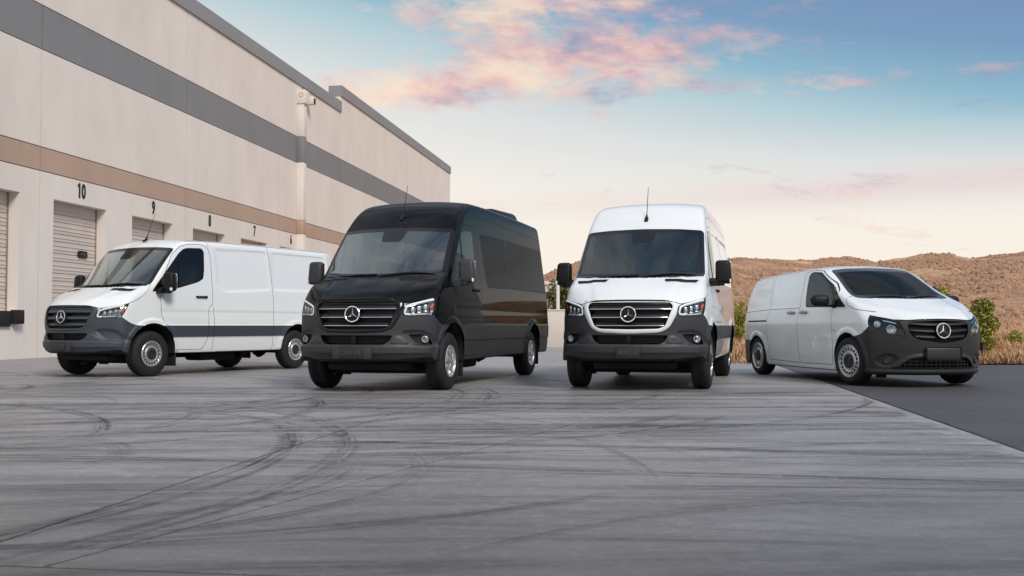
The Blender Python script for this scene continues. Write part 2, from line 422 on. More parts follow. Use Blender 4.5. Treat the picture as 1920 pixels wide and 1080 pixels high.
# ------------------------------------------------------------------ shared van parts
def circ_pts(r, n, ph=0): return [(r * math.cos(2 * math.pi * k / n + ph), r * math.sin(2 * math.pi * k / n + ph)) for k in range(n)]
WHEEL_MESH = {}
def wheel(root, x, sgn, yface, rad, style, width=.24, rr=.215, steer=0.0, zc=None):
    """sgn=+1 left side; yface = distance of the outer tyre face from the centre line"""
    key = (style, rad, width, rr)
    if key not in WHEEL_MESH:
        D = {}
        w = width; n = 96
        prof = [(-.030, rr - .006), (-.012, rr), (0.004, rr + .014), (.010, rr + .05), (.008, rr + .10 if rad - rr > .15 else rr + .07), (-.002, rad - .028), (-.018, rad - .010), (-.036, rad - .002)]
        ys = [-.036 - .010, -.036 - .038, -.036 - .042, -.036 - .050, -.036 - .054, -.036 - .080, -.036 - .084, -.036 - .094, -.036 - .098]
        mid = [(-.046, rad), (-.070, rad), (-.072, rad - .010), (-.080, rad - .010), (-.082, rad), (-.104, rad), (-.106, rad - .010), (-.114, rad - .010), (-.116, rad)]
        prof = prof + mid + [(-w - a, r) for a, r in (mid + [])[::-1] if -w - a < -.118] + [(-w - a, r) for a, r in prof[::-1]]
        V = []; Fc = []
        for i, (a, r) in enumerate(prof):
            sh = (rad - .03 < r < rad - .001) and (i in (5, 6, 7) or i in (len(prof) - 6, len(prof) - 7, len(prof) - 8))
            tr = r >= rad - .0005
            for k in range(n):
                q = r - (.007 if sh and k % 3 == 0 else 0) - (.005 if tr and (k + int(a * 300)) % 4 == 0 else 0); th = 2 * math.pi * k / n
                V.append((q * math.cos(th), a, q * math.sin(th)))
        for i in range(len(prof) - 1):
            for k in range(n):
                k2 = (k + 1) % n; Fc.append((i * n + k, (i + 1) * n + k, (i + 1) * n + k2, i * n + k2))
        b = MB(); b.add(V, Fc); D['tyre'] = b
        b = MB(); b.lathe([(0.0, rr + .004), (.006, rr - .002), (.004, rr - .014), (-.012, rr - .020), (-.03, rr - .026), (-.05, rr - .03), (-w + .02, rr - .03), (-w, rr)], 64)
        if style == 'steel':
            N = 18; r1, r2, hr, rc = rr * .60, rr * .90, rr * .098, rr * .755
            y0, y1 = -.018, -.034
            for k in range(N):
                t0, t1 = 2 * math.pi * k / N, 2 * math.pi * (k + 1) / N; tm = (t0 + t1) / 2; V = []; Fc = []; m = 16
                for j in range(m):
                    ph = 2 * math.pi * j / m
                    cx, sx = math.cos(ph), math.sin(ph); sc = 1 / max(abs(cx), abs(sx)); u, v = cx * sc, sx * sc
                    r = (r1 + r2) / 2 + u * (r2 - r1) / 2; t = tm + v * (t1 - t0) / 2; yy = y0 + (y1 - y0) * (r2 - r) / (r2 - r1) * 0 + .010 * math.sin((r - r1) / (r2 - r1) * math.pi)
                    V.append((r * math.cos(t), yy, r * math.sin(t)))
                    hrr = rc + cx * hr * 1.05; ht = tm + sx * hr * 1.0 / rc; yh = y0 + .008
                    V.append((hrr * math.cos(ht), yh, hrr * math.sin(ht))); V.append((hrr * math.cos(ht), yh - .03, hrr * math.sin(ht)))
                for j in range(m):
                    j2 = (j + 1) % m; Fc.append((j * 3, j2 * 3, j2 * 3 + 1, j * 3 + 1)); Fc.append((j * 3 + 1, j2 * 3 + 1, j2 * 3 + 2, j * 3 + 2))
                b.add(V, Fc)
            b.lathe([(-.018, r2), (-.030, rr * .95), (-.05, rr - .03)], 72)
            b.lathe([(-.018, r1), (-.006, r1 * .93), (-.004, r1 * .75), (-.012, r1 * .6), (-.014, 0.001)], 48)
        else:
            N = 6
            for k in range(N):
                for d in (-.13, .13):
                    t = 2 * math.pi * k / N + .3; c, s_ = math.cos, math.sin
                    P0 = (rr * .18, t + d * .5); P1 = (rr * .93, t + d * 1.15); hw0, hw1 = .020, .015
                    def pt(r, th, off, y): return (r * c(th) - off * s_(th), y, r * s_(th) + off * c(th))
                    V = [pt(P0[0], P0[1], -hw0, -.012), pt(P0[0], P0[1], hw0, -.012), pt(P1[0], P1[1], hw1, -.012), pt(P1[0], P1[1], -hw1, -.012),
                         pt(P0[0], P0[1], -hw0 * 1.3, -.05), pt(P0[0], P0[1], hw0 * 1.3, -.05), pt(P1[0], P1[1], hw1 * 1.4, -.05), pt(P1[0], P1[1], -hw1 * 1.4, -.05)]
                    mdl = [pt((P0[0] + P1[0]) / 2, (P0[1] + P1[1]) / 2, 0, -.002)]
                    V += mdl
                    b.add(V, [(0, 1, 8), (1, 2, 8), (2, 3, 8), (3, 0, 8), (0, 4, 5, 1), (1, 5, 6, 2), (2, 6, 7, 3), (3, 7, 4, 0)])
            b.lathe([(-.05, rr * .32), (-.01, rr * .30), (-.002, rr * .22), (0, rr * .16), (0, .001)], 36)
        D['rim'] = b
        b = MB(); b.lathe([(-.10, rr - .03), (-.10, .0011)], 36); D['drum'] = b
        b = MB()
        if style == 'steel':
            b.lathe([(-.012, rr * .46), (.004, rr * .45), (.010, rr * .40), (.010, rr * .22), (.002, rr * .20), (.002, .001)], 40)
        else: b.lathe([(0, rr * .15), (.004, rr * .13), (.004, .001)], 24)
        D['cap'] = b
        b = MB(); nb = 6 if rad > .36 else 5
        for k in range(nb):
            a = 2 * math.pi * k / nb + .3; q = rr * (.33 if style == 'steel' else .23)
            b.lathe([(0.0, .012), (.016 if style == 'steel' else .006, .011), (.018 if style == 'steel' else .008, .006), (.018 if style == 'steel' else .008, .0005)], 8, M=Matrix.Translation((q * math.cos(a), 0, q * math.sin(a))))
        D['bolts'] = b
        WHEEL_MESH[key] = D
    D = WHEEL_MESH[key]
    z = rad if zc is None else zc
    rim = D['rim'].build('wheel', silver if style == 'steel' else alloy, root)
    rim.location = (x, sgn * yface, z); rim.rotation_euler = (0, random.uniform(0, .3), (0 if sgn > 0 else math.pi) + steer)
    for nm, k, m in (('tyre', 'tyre', rubber), ('brake_drum', 'drum', under_m), ('hub_cap', 'cap', clad_dark if style == 'steel' else alloy), ('wheel_bolts', 'bolts', clad_dark if style == 'steel' else chrome)):
        q = D[k].build(nm, m, rim)
        if nm == 'wheel_bolts': q['kind'] = 'stuff'
    return rim
def emblem(root, x, z, r, slant=0.0):
    M = Matrix.Translation((x, 0, z)) @ Matrix.Rotation(slant, 4, 'Y')
    b = MB(); b.lathe([(-.03, r * 1.0), (.0, r * 1.0), (.004, r * .9), (.004, .001)], 40, 'x', M); e = b.build('emblem', black_pl, root)
    b = MB(); V = []; Fc = []; n, m = 48, 10
    for i in range(n):
        a = 2 * math.pi * i / n
        for j in range(m):
            q = 2 * math.pi * j / m; rr_ = r * .95 + .09 * r * math.cos(q)
            V.append((.008 + .09 * r * math.sin(q), rr_ * math.cos(a), rr_ * math.sin(a)))
    for i in range(n):
        for j in range(m):
            i2, j2 = (i + 1) % n, (j + 1) % m; Fc.append((i * m + j, i2 * m + j, i2 * m + j2, i * m + j2))
    b.add(V, Fc, M); b.build('emblem_ring', chrome, e)
    b = MB(); V = [(.020, 0, 0)]
    for k in range(3):
        a = math.pi / 2 + 2 * math.pi * k / 3; V.append((.010, r * .93 * math.cos(a), r * .93 * math.sin(a)))
        a2 = a + math.pi / 3; V.append((.004, r * .15 * math.cos(a2), r * .15 * math.sin(a2)))
    b.add(V, [(0, 1 + i, 1 + (i + 1) % 6) for i in range(6)], M); b.build('emblem_star', chrome, e, smooth=False)
    return e
def plate(root, x, z, text, w=.31, h=.155, bracket=None):
    par = root
    if bracket:
        b = MB(); b.box((x - .03, 0, z), (.05, bracket, h + .012), .012); par = b.build('plate_bracket', MATS['charcoal_plastic'] if bracket else plate_m, root)
    b = MB(); b.box((x, 0, z), (.012, w, h), .004, seg=2); p = b.build('license_plate', plate_m, par)
    if text:
        V, Fc = text_mesh(text, .088, .002, .001, 1.08)
        wx = max(v.x for v in V) - min(v.x for v in V); mx = (max(v.x for v in V) + min(v.x for v in V)) / 2; V = [Vector(((v.x - mx) * .262 / wx, v.y, v.z)) for v in V]
        M = Matrix.Translation((x + .007, 0, z)) @ Matrix(((0, 0, 1, 0), (1, 0, 0, 0), (0, 1, 0, 0), (0, 0, 0, 1)))
        if bracket: b = MB(); b.add(V, Fc, M); tag(b.build('plate_text', platel_m, par, smooth=False), kind='stuff')
        else: b = MB(); b.add(V, Fc, M); tag(b.build('plate_text', platel_m, p, smooth=False), kind='stuff')
    else:
        b = MB()
        for yy in (-.11, .11):
            for zz in (-.025, .03): b.lathe([(.006, .007), (.0075, .006), (.0075, .0005)], 8, 'x', Matrix.Translation((x, yy, z + zz)))
        b.build('screw_holes', gap_m, p)
    return p
def seats_dash(root, zseat, xdash, zdash, hw, xseat, bulk=None, ztop=2.3, wheel_y=.42):
    for yy in (.42, -.42):
        b = MB(); b.box((xseat, yy, zseat - .08), (.50, .50, .16), .05); b.box((xseat - .05, yy, zseat - .35), (.36, .4, .45), .03); s = b.build('seat', seat_m, root)
        M = Matrix.Translation((xseat - .30, yy, zseat + .27)) @ Matrix.Rotation(R(-14), 4, 'Y')
        b = MB(); b.box((0, 0, 0), (.13, .48, .66), .055, M, 3); b.build('backrest', seat_m, s)
        b = MB(); M2 = M @ Matrix.Translation((0, 0, .44)); b.box((0, 0, 0), (.10, .27, .19), .045, M2, 3)
        for q in (-.06, .06): b.tube([(0, q, -.14), (0, q, -.05)], .008, 6, M2)
        b.build('headrest', seat_m, s)
    b = MB()
    P = [(xdash + .38, zdash - .06), (xdash + .10, zdash), (xdash - .10, zdash - .01), (xdash - .20, zdash - .08), (xdash - .18, zdash - .30), (xdash - .05, zdash - .55), (xdash + .38, zdash - .55)]
    b.prism(P, lambda a, c, d: (a, d, c), -hw, hw); d = b.build('dashboard', dash_m, root, sharp=50)
    b = MB(); b.box((xdash - .06, wheel_y, zdash + .03), (.26, .42, .13), .055, None, 3); b.build('instrument_hood', dash_m, d)
    b = MB(); b.box((xdash - .04, -.02, zdash + .03), (.05, .36, .05), .015); b.build('centre_display', dash_m, d)
    M = Matrix.Translation((xdash - .33, wheel_y, zdash - .06)) @ Matrix.Rotation(R(62), 4, 'Y'); b = MB()
    V = []; Fc = []; n, m = 32, 8
    for i in range(n):
        a = 2 * math.pi * i / n
        for j in range(m):
            q = 2 * math.pi * j / m; rr_ = .19 + .016 * math.cos(q); V.append((rr_ * math.cos(a), rr_ * math.sin(a), .016 * math.sin(q)))
    for i in range(n):
        for j in range(m): i2, j2 = (i + 1) % n, (j + 1) % m; Fc.append((i * m + j, i2 * m + j, i2 * m + j2, i * m + j2))
    b.add(V, Fc, M); b.box((0, 0, -.02), (.16, .14, .05), .02, M); b.box((0, 0, -.01), (.03, .37, .02), .005, M); b.tube([(0, 0, 0), (0, 0, -.3)], .03, 8, M)
    b.build('steering_wheel', black_pl, root)
    if bulk is not None:
        b = MB(); b.prism([(-hw, .45), (hw, .45), (hw + .03, zdash), (hw - .06, ztop - .12), (hw - .16, ztop), (-hw + .16, ztop), (-hw + .06, ztop - .12), (-hw - .03, zdash)], lambda a, c, d: (d, a, c), bulk, bulk - .02)
        bb = b.build('bulkhead', trim_m, root, smooth=False)
        b = MB()
        for k in range(6): b.box((bulk + .01, 0, zdash - .35 + .11 * k), (.02, hw * 1.5, .05), .008)
        b.build('bulkhead_ribs', trim_m, bb)
    b = MB(); b.box((xseat - .1, 0, .42), (1.9, hw * 2 - .1, .04)); b.build('cab_floor', under_m, root)

def star_pt(P, a): return P

# ------------------------------------------------------------------ large van
def large_van(name, cfg, loc, yaw, label, cat):
    root = empty(name, (loc[0], loc[1], 0), R(yaw), label, cat)
    WB, ROH, high = cfg['wb'], 1.22, cfg['high']
    paint, clad = cfg['paint'], cfg['clad']
    XR = -WB - ROH
    Xn = spl([.25, .33, .40, .47, .60, .68, .78, .90, 1.0, 1.08, 1.14, 1.20, 1.30], [.80, .90, .975, 1.018, 1.030, 1.018, 1.018, 1.026, 1.024, 1.010, .988, .95, .86], .02)
    Hc = spl([-.3, .30, .6, .85, .98, 1.06], [1.775, 1.508, 1.385, 1.268, 1.195, 1.13], .05)
    Xw = spl([1.2, 1.5, 1.85, 2.24, 2.6, 3.2], [.62, .325, -.04, -.475, -.90, -1.62], .12)
    Cw = spl([1.2, 1.53, 2.22, 2.8], [.39, .36, .17, .08], .1)
    if high: Rf = spl([-8, -4.5, -2.2, -1.2, 1], [2.70, 2.745, 2.745, 2.715, 2.55], .3)
    else: Rf = spl([-8, -4.0, -2.2, -1.1, 1], [2.40, 2.455, 2.455, 2.425, 2.28], .3)
    Sz = spl([.2, .36, .5, .7, .9, 1.1, 1.3, 1.5, 1.8, 2.2, 2.5, 2.8, 3.1], [.93, .965, .985, 1.0, 1.003, .995, .98, .957, .916, .865, .822, .772, .72], .05)
    Sx = spl([-8, -5.5, -4.5, -.8, -.2, .2, .6, 1.0, 1.3], [.05, .012, 0, 0, .008, .022, .042, .08, .13], .15)
    kr = .42 if high else .24
    def Fn(x, y, z):
        ay = np.abs(y)
        fr = (x - (Xn(z) - .46 * (ay / .98) ** 2.3)) * .93
        hd = (z - (Hc(x) - .10 * ay * ay)) * .9
        ws = (x - (Xw(z) - Cw(z) * ay * ay)) * .69
        top = smin(hd, ws, .05)
        f = smax(fr, top, .09)
        rf = z - (Rf(x) - .055 * (ay / .8) ** 2.5)
        f = smax(f, rf, kr)
        sd_ = ay - (Sz(z) - Sx(x))
        f = smax(f, sd_, .13)
        f = smax(f, XR - .03 * (z > 9) - x, .10)
        f = smax(f, .345 + .03 * sstep(.45, .2, x) + .05 * sstep(.35, .6, x) + .05 * sstep(.45, .95, ay) * sstep(.42, .62, x) - z, .06)
        return f
    HT = 2.95 if high else 2.6
    gx = axis_grid((XR - .1, -1.5, .05), (-1.5, .0, .03), (.0, 1.1, .0155))
    gyh = axis_grid((0, .9, .026), (.9, 1.08, .02)); gy = np.concatenate([-gyh[:0:-1], gyh])
    gz = axis_grid((.22, 1.26, .0155), (1.26, 1.6, .022), (1.6, HT, .032))
    V, T = surface_nets(Fn, gx, gy, gz); V = project(Fn, V)
    # ---------------- outlines
    WS = rnd(mir([(0, 1.505), (.5, 1.515), (.888, 1.538), (.826, 2.205), (.5, 2.228), (0, 2.238)]), .05)
    GR = rnd(mir([(0, 1.162), (.525, 1.160), (.562, 1.11), (.465, .852), (.385, .816), (0, .808)]), .04)
    SUR = rnd(mir([(0, 1.30), (.55, 1.30), (.632, 1.145), (.612, 1.02), (.515, .83), (.40, .772), (0, .756)]), .06)
    HL = rnd([(.612, 1.0), (.632, 1.108), (.665, 1.128), (.76, 1.152), (.98, 1.225), (1.02, 1.10), (.99, .995), (.70, .984)], .022)
    INT = rnd(mir([(0, .735), (.505, .735), (.46, .655), (.40, .617), (0, .615)]), .03)
    POD = rnd([(.675, .748), (.84, .750), (.90, .712), (.945, .612), (.81, .612), (.74, .66)], .03)
    BROW = rnd([(.60, .775), (.77, .792), (.88, .768), (.94, .69), (.985, .60), (.80, .60), (.70, .66)], .05)
    CHK = chaikin([(.47, .616), (.50, .70), (.56, .728), (.64, .675), (.70, .616)], 2)
    VENT = rnd([(.375, 1.478), (.845, 1.478), (.80, 1.436), (.415, 1.436)], .015)
    SENS = rnd(mir([(0, 2.02), (.135, 2.025), (.165, 2.10), (.18, 2.30), (0, 2.30)]), .03)
    DOOR = rnd([(-.16, 1.50), (-.178, 1.30), (-.181, 1.014), (-.268, .893), (-.371, .771), (-.436, .47), (-.47, .44), (-1.13, .44), (-1.245, .64), (-1.275, 1.205), (-1.37, 1.225), (-1.405, 2.05), (-1.36, 2.27), (-1.2, 2.315), (-.9, 2.30), (-.70, 2.25), (-.50, 2.09)], .05)
    WIN = rnd([(-.655, 2.13), (-.76, 2.205), (-.86, 2.232), (-1.20, 2.248), (-1.255, 2.19), (-1.225, 1.85), (-1.185, 1.695), (-1.06, 1.63), (-.60, 1.513), (-.02, 1.43), (-.03, 1.47)], .035)
    wins = [WIN]
    if cfg.get('glazed'):
        wins += [rnd([(-1.60, 2.235), (-3.00, 2.255), (-2.945, 1.445), (-1.74, 1.425), (-1.66, 1.50)], .06), rnd([(-3.02, 2.255), (XR + .12, 2.235), (XR + .07, 1.445), (-2.97, 1.445)], .06)]
    lines = [('v', [(-1.385, 1.20), (-1.40, .9), (-1.365, .40)]), ('v', [(-2.924, 2.473), (-2.974, 1.936), (-2.985, 1.45), (-2.968, .898), (-2.949, .40)])]
    if high: lines += [('v', [(-1.42, 2.62), (-1.45, 2.45), (-1.42, 2.24)]), ('h', [(-.95, 2.43), (-1.45, 2.475), (-3, 2.465), (XR + .05, 2.43)]), ('v', [(-2.90, 2.9), (-2.93, 2.45)])]
    else: lines += [('v', [(-1.36, 2.6), (-1.37, 2.28)]), ('h', [(-.9, 2.36), (-1.3, 2.385), (XR + .1, 2.385)])]
    lines += [('v', [(XR + .10, 2.5), (XR + .09, .4)])]
    ZE = spl([-.05, .02, .10, .20, .32, .5, .6], [1.60, 1.525, 1.43, 1.35, 1.285, 1.217, 1.19], .015)
    ZF = spl([0, .5, .60, .66, .76, .96, 1.1], [1.176, 1.172, 1.150, 1.140, 1.162, 1.226, 1.27], .012)
    ZB = spl([-.5, .1, .28, .36, .45, .53, .60, .64, .7, 1.2], [.86, .86, .86, .872, .90, .945, 1.0, 1.03, 1.04, 1.04], .012)
    AF = (0.0, .415, .485); AR = (-WB, .415, .475)
    far = .12
    def fields(P):
        x, y, z = P.T; ay = np.abs(y); D = {}
        front = x > .2
        def fy(poly, cond): g = np.full(len(x), far); g[cond] = sdf(y[cond], z[cond], poly); return g
        def fa(poly, cond): g = np.full(len(x), far); g[cond] = sdf(ay[cond], z[cond], poly); return g
        def fs(poly, closed=True):
            g = np.full(len(x), far); c = ay > .6; g[c] = sdf(x[c], z[c], poly, closed); return g
        D['ws'] = fy(WS, x > -1.0); D['gr'] = fy(GR, front); D['sur'] = np.where(z > 1.2, far, fy(SUR, front))
        D['hl'] = np.maximum(fa(HL, x > .35), np.clip((.475 + (1.225 - z) * .62) - x, -far, far) * .8)
        D['int'] = fy(INT, front); D['pod'] = fa(POD, front); D['vent'] = fa(VENT, x > 0); D['sens'] = fy(SENS, x > -1.0)
        D['hood'] = np.where((x > -.02) & (z > 1.0), np.where(x > .5, z - ZF(ay), z - ZE(x)), -far)
        D['bump'] = z - np.where(x > -.2, ZB(x), .86)
        D['band'] = z - .66
        D['door'] = fs(DOOR)
        for i, w in enumerate(wins): D['win%d' % i] = fs(w)
        for i, L in enumerate(lines): D['line%d' % i] = lfield(L, x, ay, z)
        for k, (cx, cz, r) in (('af', AF), ('ar', AR)):
            D[k] = np.maximum(np.hypot(x - cx, z - cz) - r, .56 - ay)
        D['wsr'] = np.where(D['ws'] < far * .99, D['ws'], far)
        return D
    G = .0045
    cuts = [('af', 0), ('ar', 0), ('bump', 0), ('band', 0), ('ws', 0), ('ws', -.05), ('ws', .008), ('sens', 0), ('gr', 0), ('sur', 0), ('hl', 0), ('hl', .010), ('int', 0), ('pod', 0), ('vent', 0), ('hood', G), ('hood', -G), ('door', G), ('door', -G)]
    for i in range(len(lines)): cuts += [('line%d' % i, G), ('line%d' % i, -G)]
    for i in range(len(wins)): cuts += [('win%d' % i, 0), ('win%d' % i, -.016)]
    for k, o in cuts:
        V, T = split(V, T, fields(V)[k] - o) if k not in () else (V, T)
    D = fields(V); N0 = vnormals(V, T); x, y, z = V.T; ay = np.abs(y)
    # ---------------- pressed features
    disp = np.zeros(len(V)); fx = sstep(.48, .72, x)
    beam = spl([.30, .42, .475, .495, .50, .60, .612, .64], [0, 0, .004, .010, .026, .022, 0.0, 0], .003)
    disp += fx * beam(z) * (x > .25)
    def soft(poly, w, front=True):
        c = (x > .25); g = np.full(len(x), far); g[c] = sdf(ay[c], z[c], poly); return sstep(w / 2, -w / 2, g)
    disp -= .024 * soft(BROW, .045); disp += .014 * soft(CHK, .02)
    disp += .010 * sstep(.0, -.03, D['sur']) * sstep(.0, .015, D['gr'])
    hoodm = (x > .05) & (D['hood'] > 0) & (D['ws'] > .01)
    disp += np.where(hoodm, .014 * sstep(.62, .52, ay + .25 * (1.0 - x) * -1 + .12) * sstep(.0, .12, x), 0)
    disp -= np.where(D['vent'] < 0, .012, 0)
    for cx, cz, r in (AF, AR):
        q = np.hypot(x - cx, z - cz) - r; disp += np.where(ay > .8, .022 * sstep(.085, .055, q) * sstep(-.02, .03, z - .40), 0)
    side = ay > .75
    if not cfg.get('glazed'):
        for poly in ([(-1.53, 2.25), (-2.90, 2.28), (-2.945, 1.55), (-1.68, 1.475), (-1.56, 1.60)], [(-3.03, 2.27), (XR + .22, 2.27), (XR + .17, 1.56), (-3.0, 1.55)]):
            g = np.full(len(x), far); g[side] = sdf(x[side], z[side], rnd(poly, .10)); disp -= .016 * sstep(.018, -.018, g)
    disp += np.where(side & (x < .3), .010 * sstep(.845, .86, z) * 0 + .010 * sstep(.875, .86, z) * sstep(.645, .66, z), 0)
    cl = spl([.5, 1.0, 1.10, 1.13, 1.3], [0, 0, -.008, 0, 0], .012); disp += np.where(side & (x < -.15), cl(z), 0)
    V1 = V + N0 * disp[:, None]; N = vnormals(V1, T)
    # ---------------- classify
    C = V[T].mean(1); D = fields(C); cx, cy, cz = C.T; n0 = N0[T].mean(1)
    lab = np.full(len(T), 'body', dtype='U16'); done = np.zeros(len(T), bool)
    def put(nm, m):
        k = m & ~done; lab[k] = nm; done[k] = True
    put('x', (D['af'] < 0) | (D['ar'] < 0))
    put('frit', (D['ws'] < 0) & ((D['ws'] > -.05) | (D['sens'] < 0))); put('ws', D['ws'] < 0); put('gap', D['ws'] < .008)
    for i in range(len(wins)):
        d = D['win%d' % i]; put('rim%d' % i, (d < 0) & (d > -.016)); put('glass%d' % i, d < 0)
    put('underbody', (n0[:, 2] < -.6) & (cz < .46))
    put('gr', D['gr'] < 0); put('hl', D['hl'] < 0); put('gap', D['hl'] < .010)
    put('vent', D['vent'] < 0)
    put('gap', (np.abs(D['hood']) < G) & (cx > -.02) & (cx < 1.05) & (cz > 1.0) & (n0[:, 0] > -.5))
    put('hood', (D['hood'] > 0) & (cx > -.02) & (cz > 1.1) & (D['ws'] > 0))
    put('sur', D['sur'] < 0)
    put('int', D['int'] < 0); put('pod', D['pod'] < 0)
    put('gap', np.abs(D['door']) < G)
    for i in range(len(lines)): put('gap', np.abs(D['line%d' % i]) < G)
    put('bumper', (cx > .0) & (D['bump'] < 0))
    put('band', (cz < .86) & (cz > .66)); low = cz < .66
    put('sill', low)
    put('door', D['door'] < 0)
    # ---------------- build
    def part(nm, objname, m, parent=root, mask=None):
        k = (lab == nm) if mask is None else ((lab == nm) & mask)
        if not k.any(): return None
        v, n, t = sub(V1, N, T, k); return mkobj(objname, v, t, m, parent, n)
    L_, R_ = cy > 0, cy < 0
    body = part('body', 'body', paint)
    part('gap', 'panel_gaps', gap_m, body); part('underbody', 'underbody', under_m)
    hood = part('hood', 'hood', paint); [part('vent', 'hood_vent', black_pl, hood, m_) for m_ in (L_, R_)]
    bump = part('bumper', 'front_bumper', clad)
    part('band', 'side_cladding', clad); part('sill', 'lower_side_panel', cfg.get('sill', paint))
    wsh = part('ws', 'windshield', cfg.get('ws', wind_g)); part('frit', 'windshield_border', gloss_black, wsh)
    if cfg.get('surround'): part('sur', 'grille_surround', cfg['surround'])
    for s_, m_ in ((1, L_), (-1, R_)):
        d = part('door', 'front_door', paint, root, m_)
        part('rim0', 'window_seal', black_pl, d, m_); part('glass0', 'window', side_g, d, m_)
        b = MB(); sy = float(Sz(1.365)) - .004
        b.box((-1.11, s_ * (sy + .022), 1.368), (.25, .030, .034), .012); b.box((-1.0, s_ * (sy + .005), 1.368), (.05, .03, .04), .01); b.box((-1.22, s_ * (sy + .005), 1.368), (.05, .03, .05), .01)
        b.build('door_handle', black_pl, d)
        b = MB(); ss_ = float(Sz(1.95)); b.prism([(-.645, 2.12), (-.675, 2.12), (-.625, 1.52), (-.595, 1.52)], lambda a, c, dd: (a, s_ * (float(Sz(c)) + dd), c), .002, -.02); b.build('window_divider', black_pl, d)
    for i in range(1, len(wins)):
        for m_ in (L_, R_):
            g_ = part('glass%d' % i, 'side_window', tint_g, root, m_); part('rim%d' % i, 'window_seal', black_pl, g_, m_)
    # wheel housings
    for (ax, az_, ar_) in (AF, AR):
        for s_ in (1, -1):
            b = MB(); n = 24; pr = []
            for k in range(n + 1):
                a = math.pi * (-.02 + 1.04 * k / n); pr.append((ax + (ar_ + .004) * math.cos(a), az_ + (ar_ + .004) * math.sin(a)))
            Vv = [(p[0], s_ * q, p[1]) for q in (.985, .55) for p in pr]; b.add(Vv, [(i, i + 1, i + n + 2, i + n + 1) for i in range(n)])
            b.add([(p[0], s_ * .55, p[1]) for p in pr] , [tuple(range(n + 1))]); b.build('wheel_housing', under_m, root)
    # grille
    k = lab == 'gr'; v, n_, t = sub(V1, N, T, k)
    hz = bucket('grille', v, t, (-.085, 0, -.0), black_pl, root)
    def xf(yy, zz): return float(Xn(zz)) - .46 * (abs(yy) / .98) ** 2.3
    def half(zz):
        ys = np.linspace(0, .6, 121); g = sdf(ys, np.full(121, zz), GR); return float(ys[g < -.006].max())
    for zz in (1.075, .966, .859):
        hw = half(zz) - .004; ysm = np.linspace(-hw, hw, 25)
        P = [(xf(q, zz) - .020, q, zz) for q in ysm]
        b = MB(); b.sweep(P, [(0, -.006), (.006, .002), (-.004, .020), (-.022, .040), (-.030, .045), (-.030, .038), (-.016, .010), (-.014, -.006)]); bl = b.build('grille_bar', cfg['bar'], hz, sharp=50)
        if cfg['chrome']:
            b = MB(); P2 = [(xf(q, zz) - .012, q, zz - .002) for q in ysm]; b.sweep(P2, [(0, -.006), (.004, -.003), (.004, .003), (0, .006), (-.008, .006), (-.008, -.006)]); b.build('grille_trim', chrome, bl, sharp=60)
    b = MB(); P = [(xf(q, 1.13) - .03, q, 1.135) for q in np.linspace(-.53, .53, 21)]; b.sweep(P, [(0, -.012), (.004, 0), (0, .012), (-.02, .012), (-.02, -.012)]); b.build('grille_bar', cfg['bar'], hz)
    emblem(root, 1.034, 1.003, .102, R(-4))
    # headlights
    for s_, m_ in ((1, L_), (-1, R_)):
        k = (lab == 'hl') & m_; v, n_, t = sub(V1, N, T, k)
        h_ = bucket('headlight', v - n_ * .006, t, (-.075, -s_ * .03, 0), lampd_m, root)
        mkobj('lens', v, t, lens_g, h_, n_)
        pts = lambda L, off: [(xf(a, c) - off, s_ * a, c) for a, c in L]
        b = MB(); b.tube(pts([(.69, .998), (.635, 1.004), (.632, 1.03), (.645, 1.098), (.70, 1.125), (.78, 1.150), (.86, 1.178), (.915, 1.193)], .016), .019, 6); b.build('light_guide', drl_m, h_)
        b = MB(); b.tube(pts([(.67, .999), (.75, .999), (.86, 1.008)], .016), .012, 6); b.build('light_guide', drl_m, h_)
        for (a, c) in ((.705, 1.058), (.77, 1.072), (.835, 1.088)):
            b = MB(); M = Matrix.Translation((xf(a, c) - .045, s_ * a, c)) @ Matrix.Rotation(s_ * R(30), 4, 'Z') @ Matrix.Rotation(R(0), 4, 'X'); b.box((0, 0, 0), (.05, .050, .072), .012, M); b.box((0, 0, -.048), (.05, .052, .016), .004, M); b.build('reflector', lamp_m, h_)
        b = MB(); am = [(.895, 1.10), (.925, 1.155), (.935, 1.12), (.915, 1.06)]
        b.prism(am, lambda a, c, d_: (min(xf(a, c), .66) - d_ - .02 - (.02 if a > .94 else 0), s_ * (a - .012), c), .012, .03); b.build('indicator', amber, h_, smooth=False)
    # lower intake and fog pods
    k = lab == 'int'; v, n_, t = sub(V1, N, T, k); it = bucket('lower_intake', v, t, (-.09, 0, 0), black_pl, root)
    b = MB()
    for zz in (.645, .675, .705): b.sweep([(xf(q, zz) - .05, q, zz) for q in np.linspace(-.43, .43, 15)], [(0, -.005), (.0, .005), (-.03, .005), (-.03, -.005)])
    b.box((xf(0, .67) - .03, 0, .675), (.03, .06, .11), .006); b.build('intake_slats', black_pl, it)
    for s_, m_ in ((1, L_), (-1, R_)):
        k = (lab == 'pod') & m_; v, n_, t = sub(V1, N, T, k)
        if cfg.get('fog', True):
            p_ = bucket('fog_light', v, t, (-.035, -s_ * .02, 0), black_pl, root)
            a, c = .845, .684; px = xf(a, c) - .055; M = Matrix.Translation((px, s_ * (a - .012), c)) @ Matrix.Rotation(s_ * R(22), 4, 'Z')
            b = MB(); b.lathe([(0, .044), (.025, .044), (.025, .038), (.005, .030), (-.005, .001)], 24, 'x', M); b.build('reflector', lamp_m, p_)
            b = MB(); b.box((.015, 0, .006), (.012, .02, .04), .004, M); b.build('bulb_cap', lampd_m, p_)
            b = MB(); b.lathe([(.026, .040), (.034, .02), (.036, .001)], 24, 'x', M); b.build('lens', lens_g, p_)
        else: mkobj('fog_blank', v - n_ * .006, t, clad, root, n_)
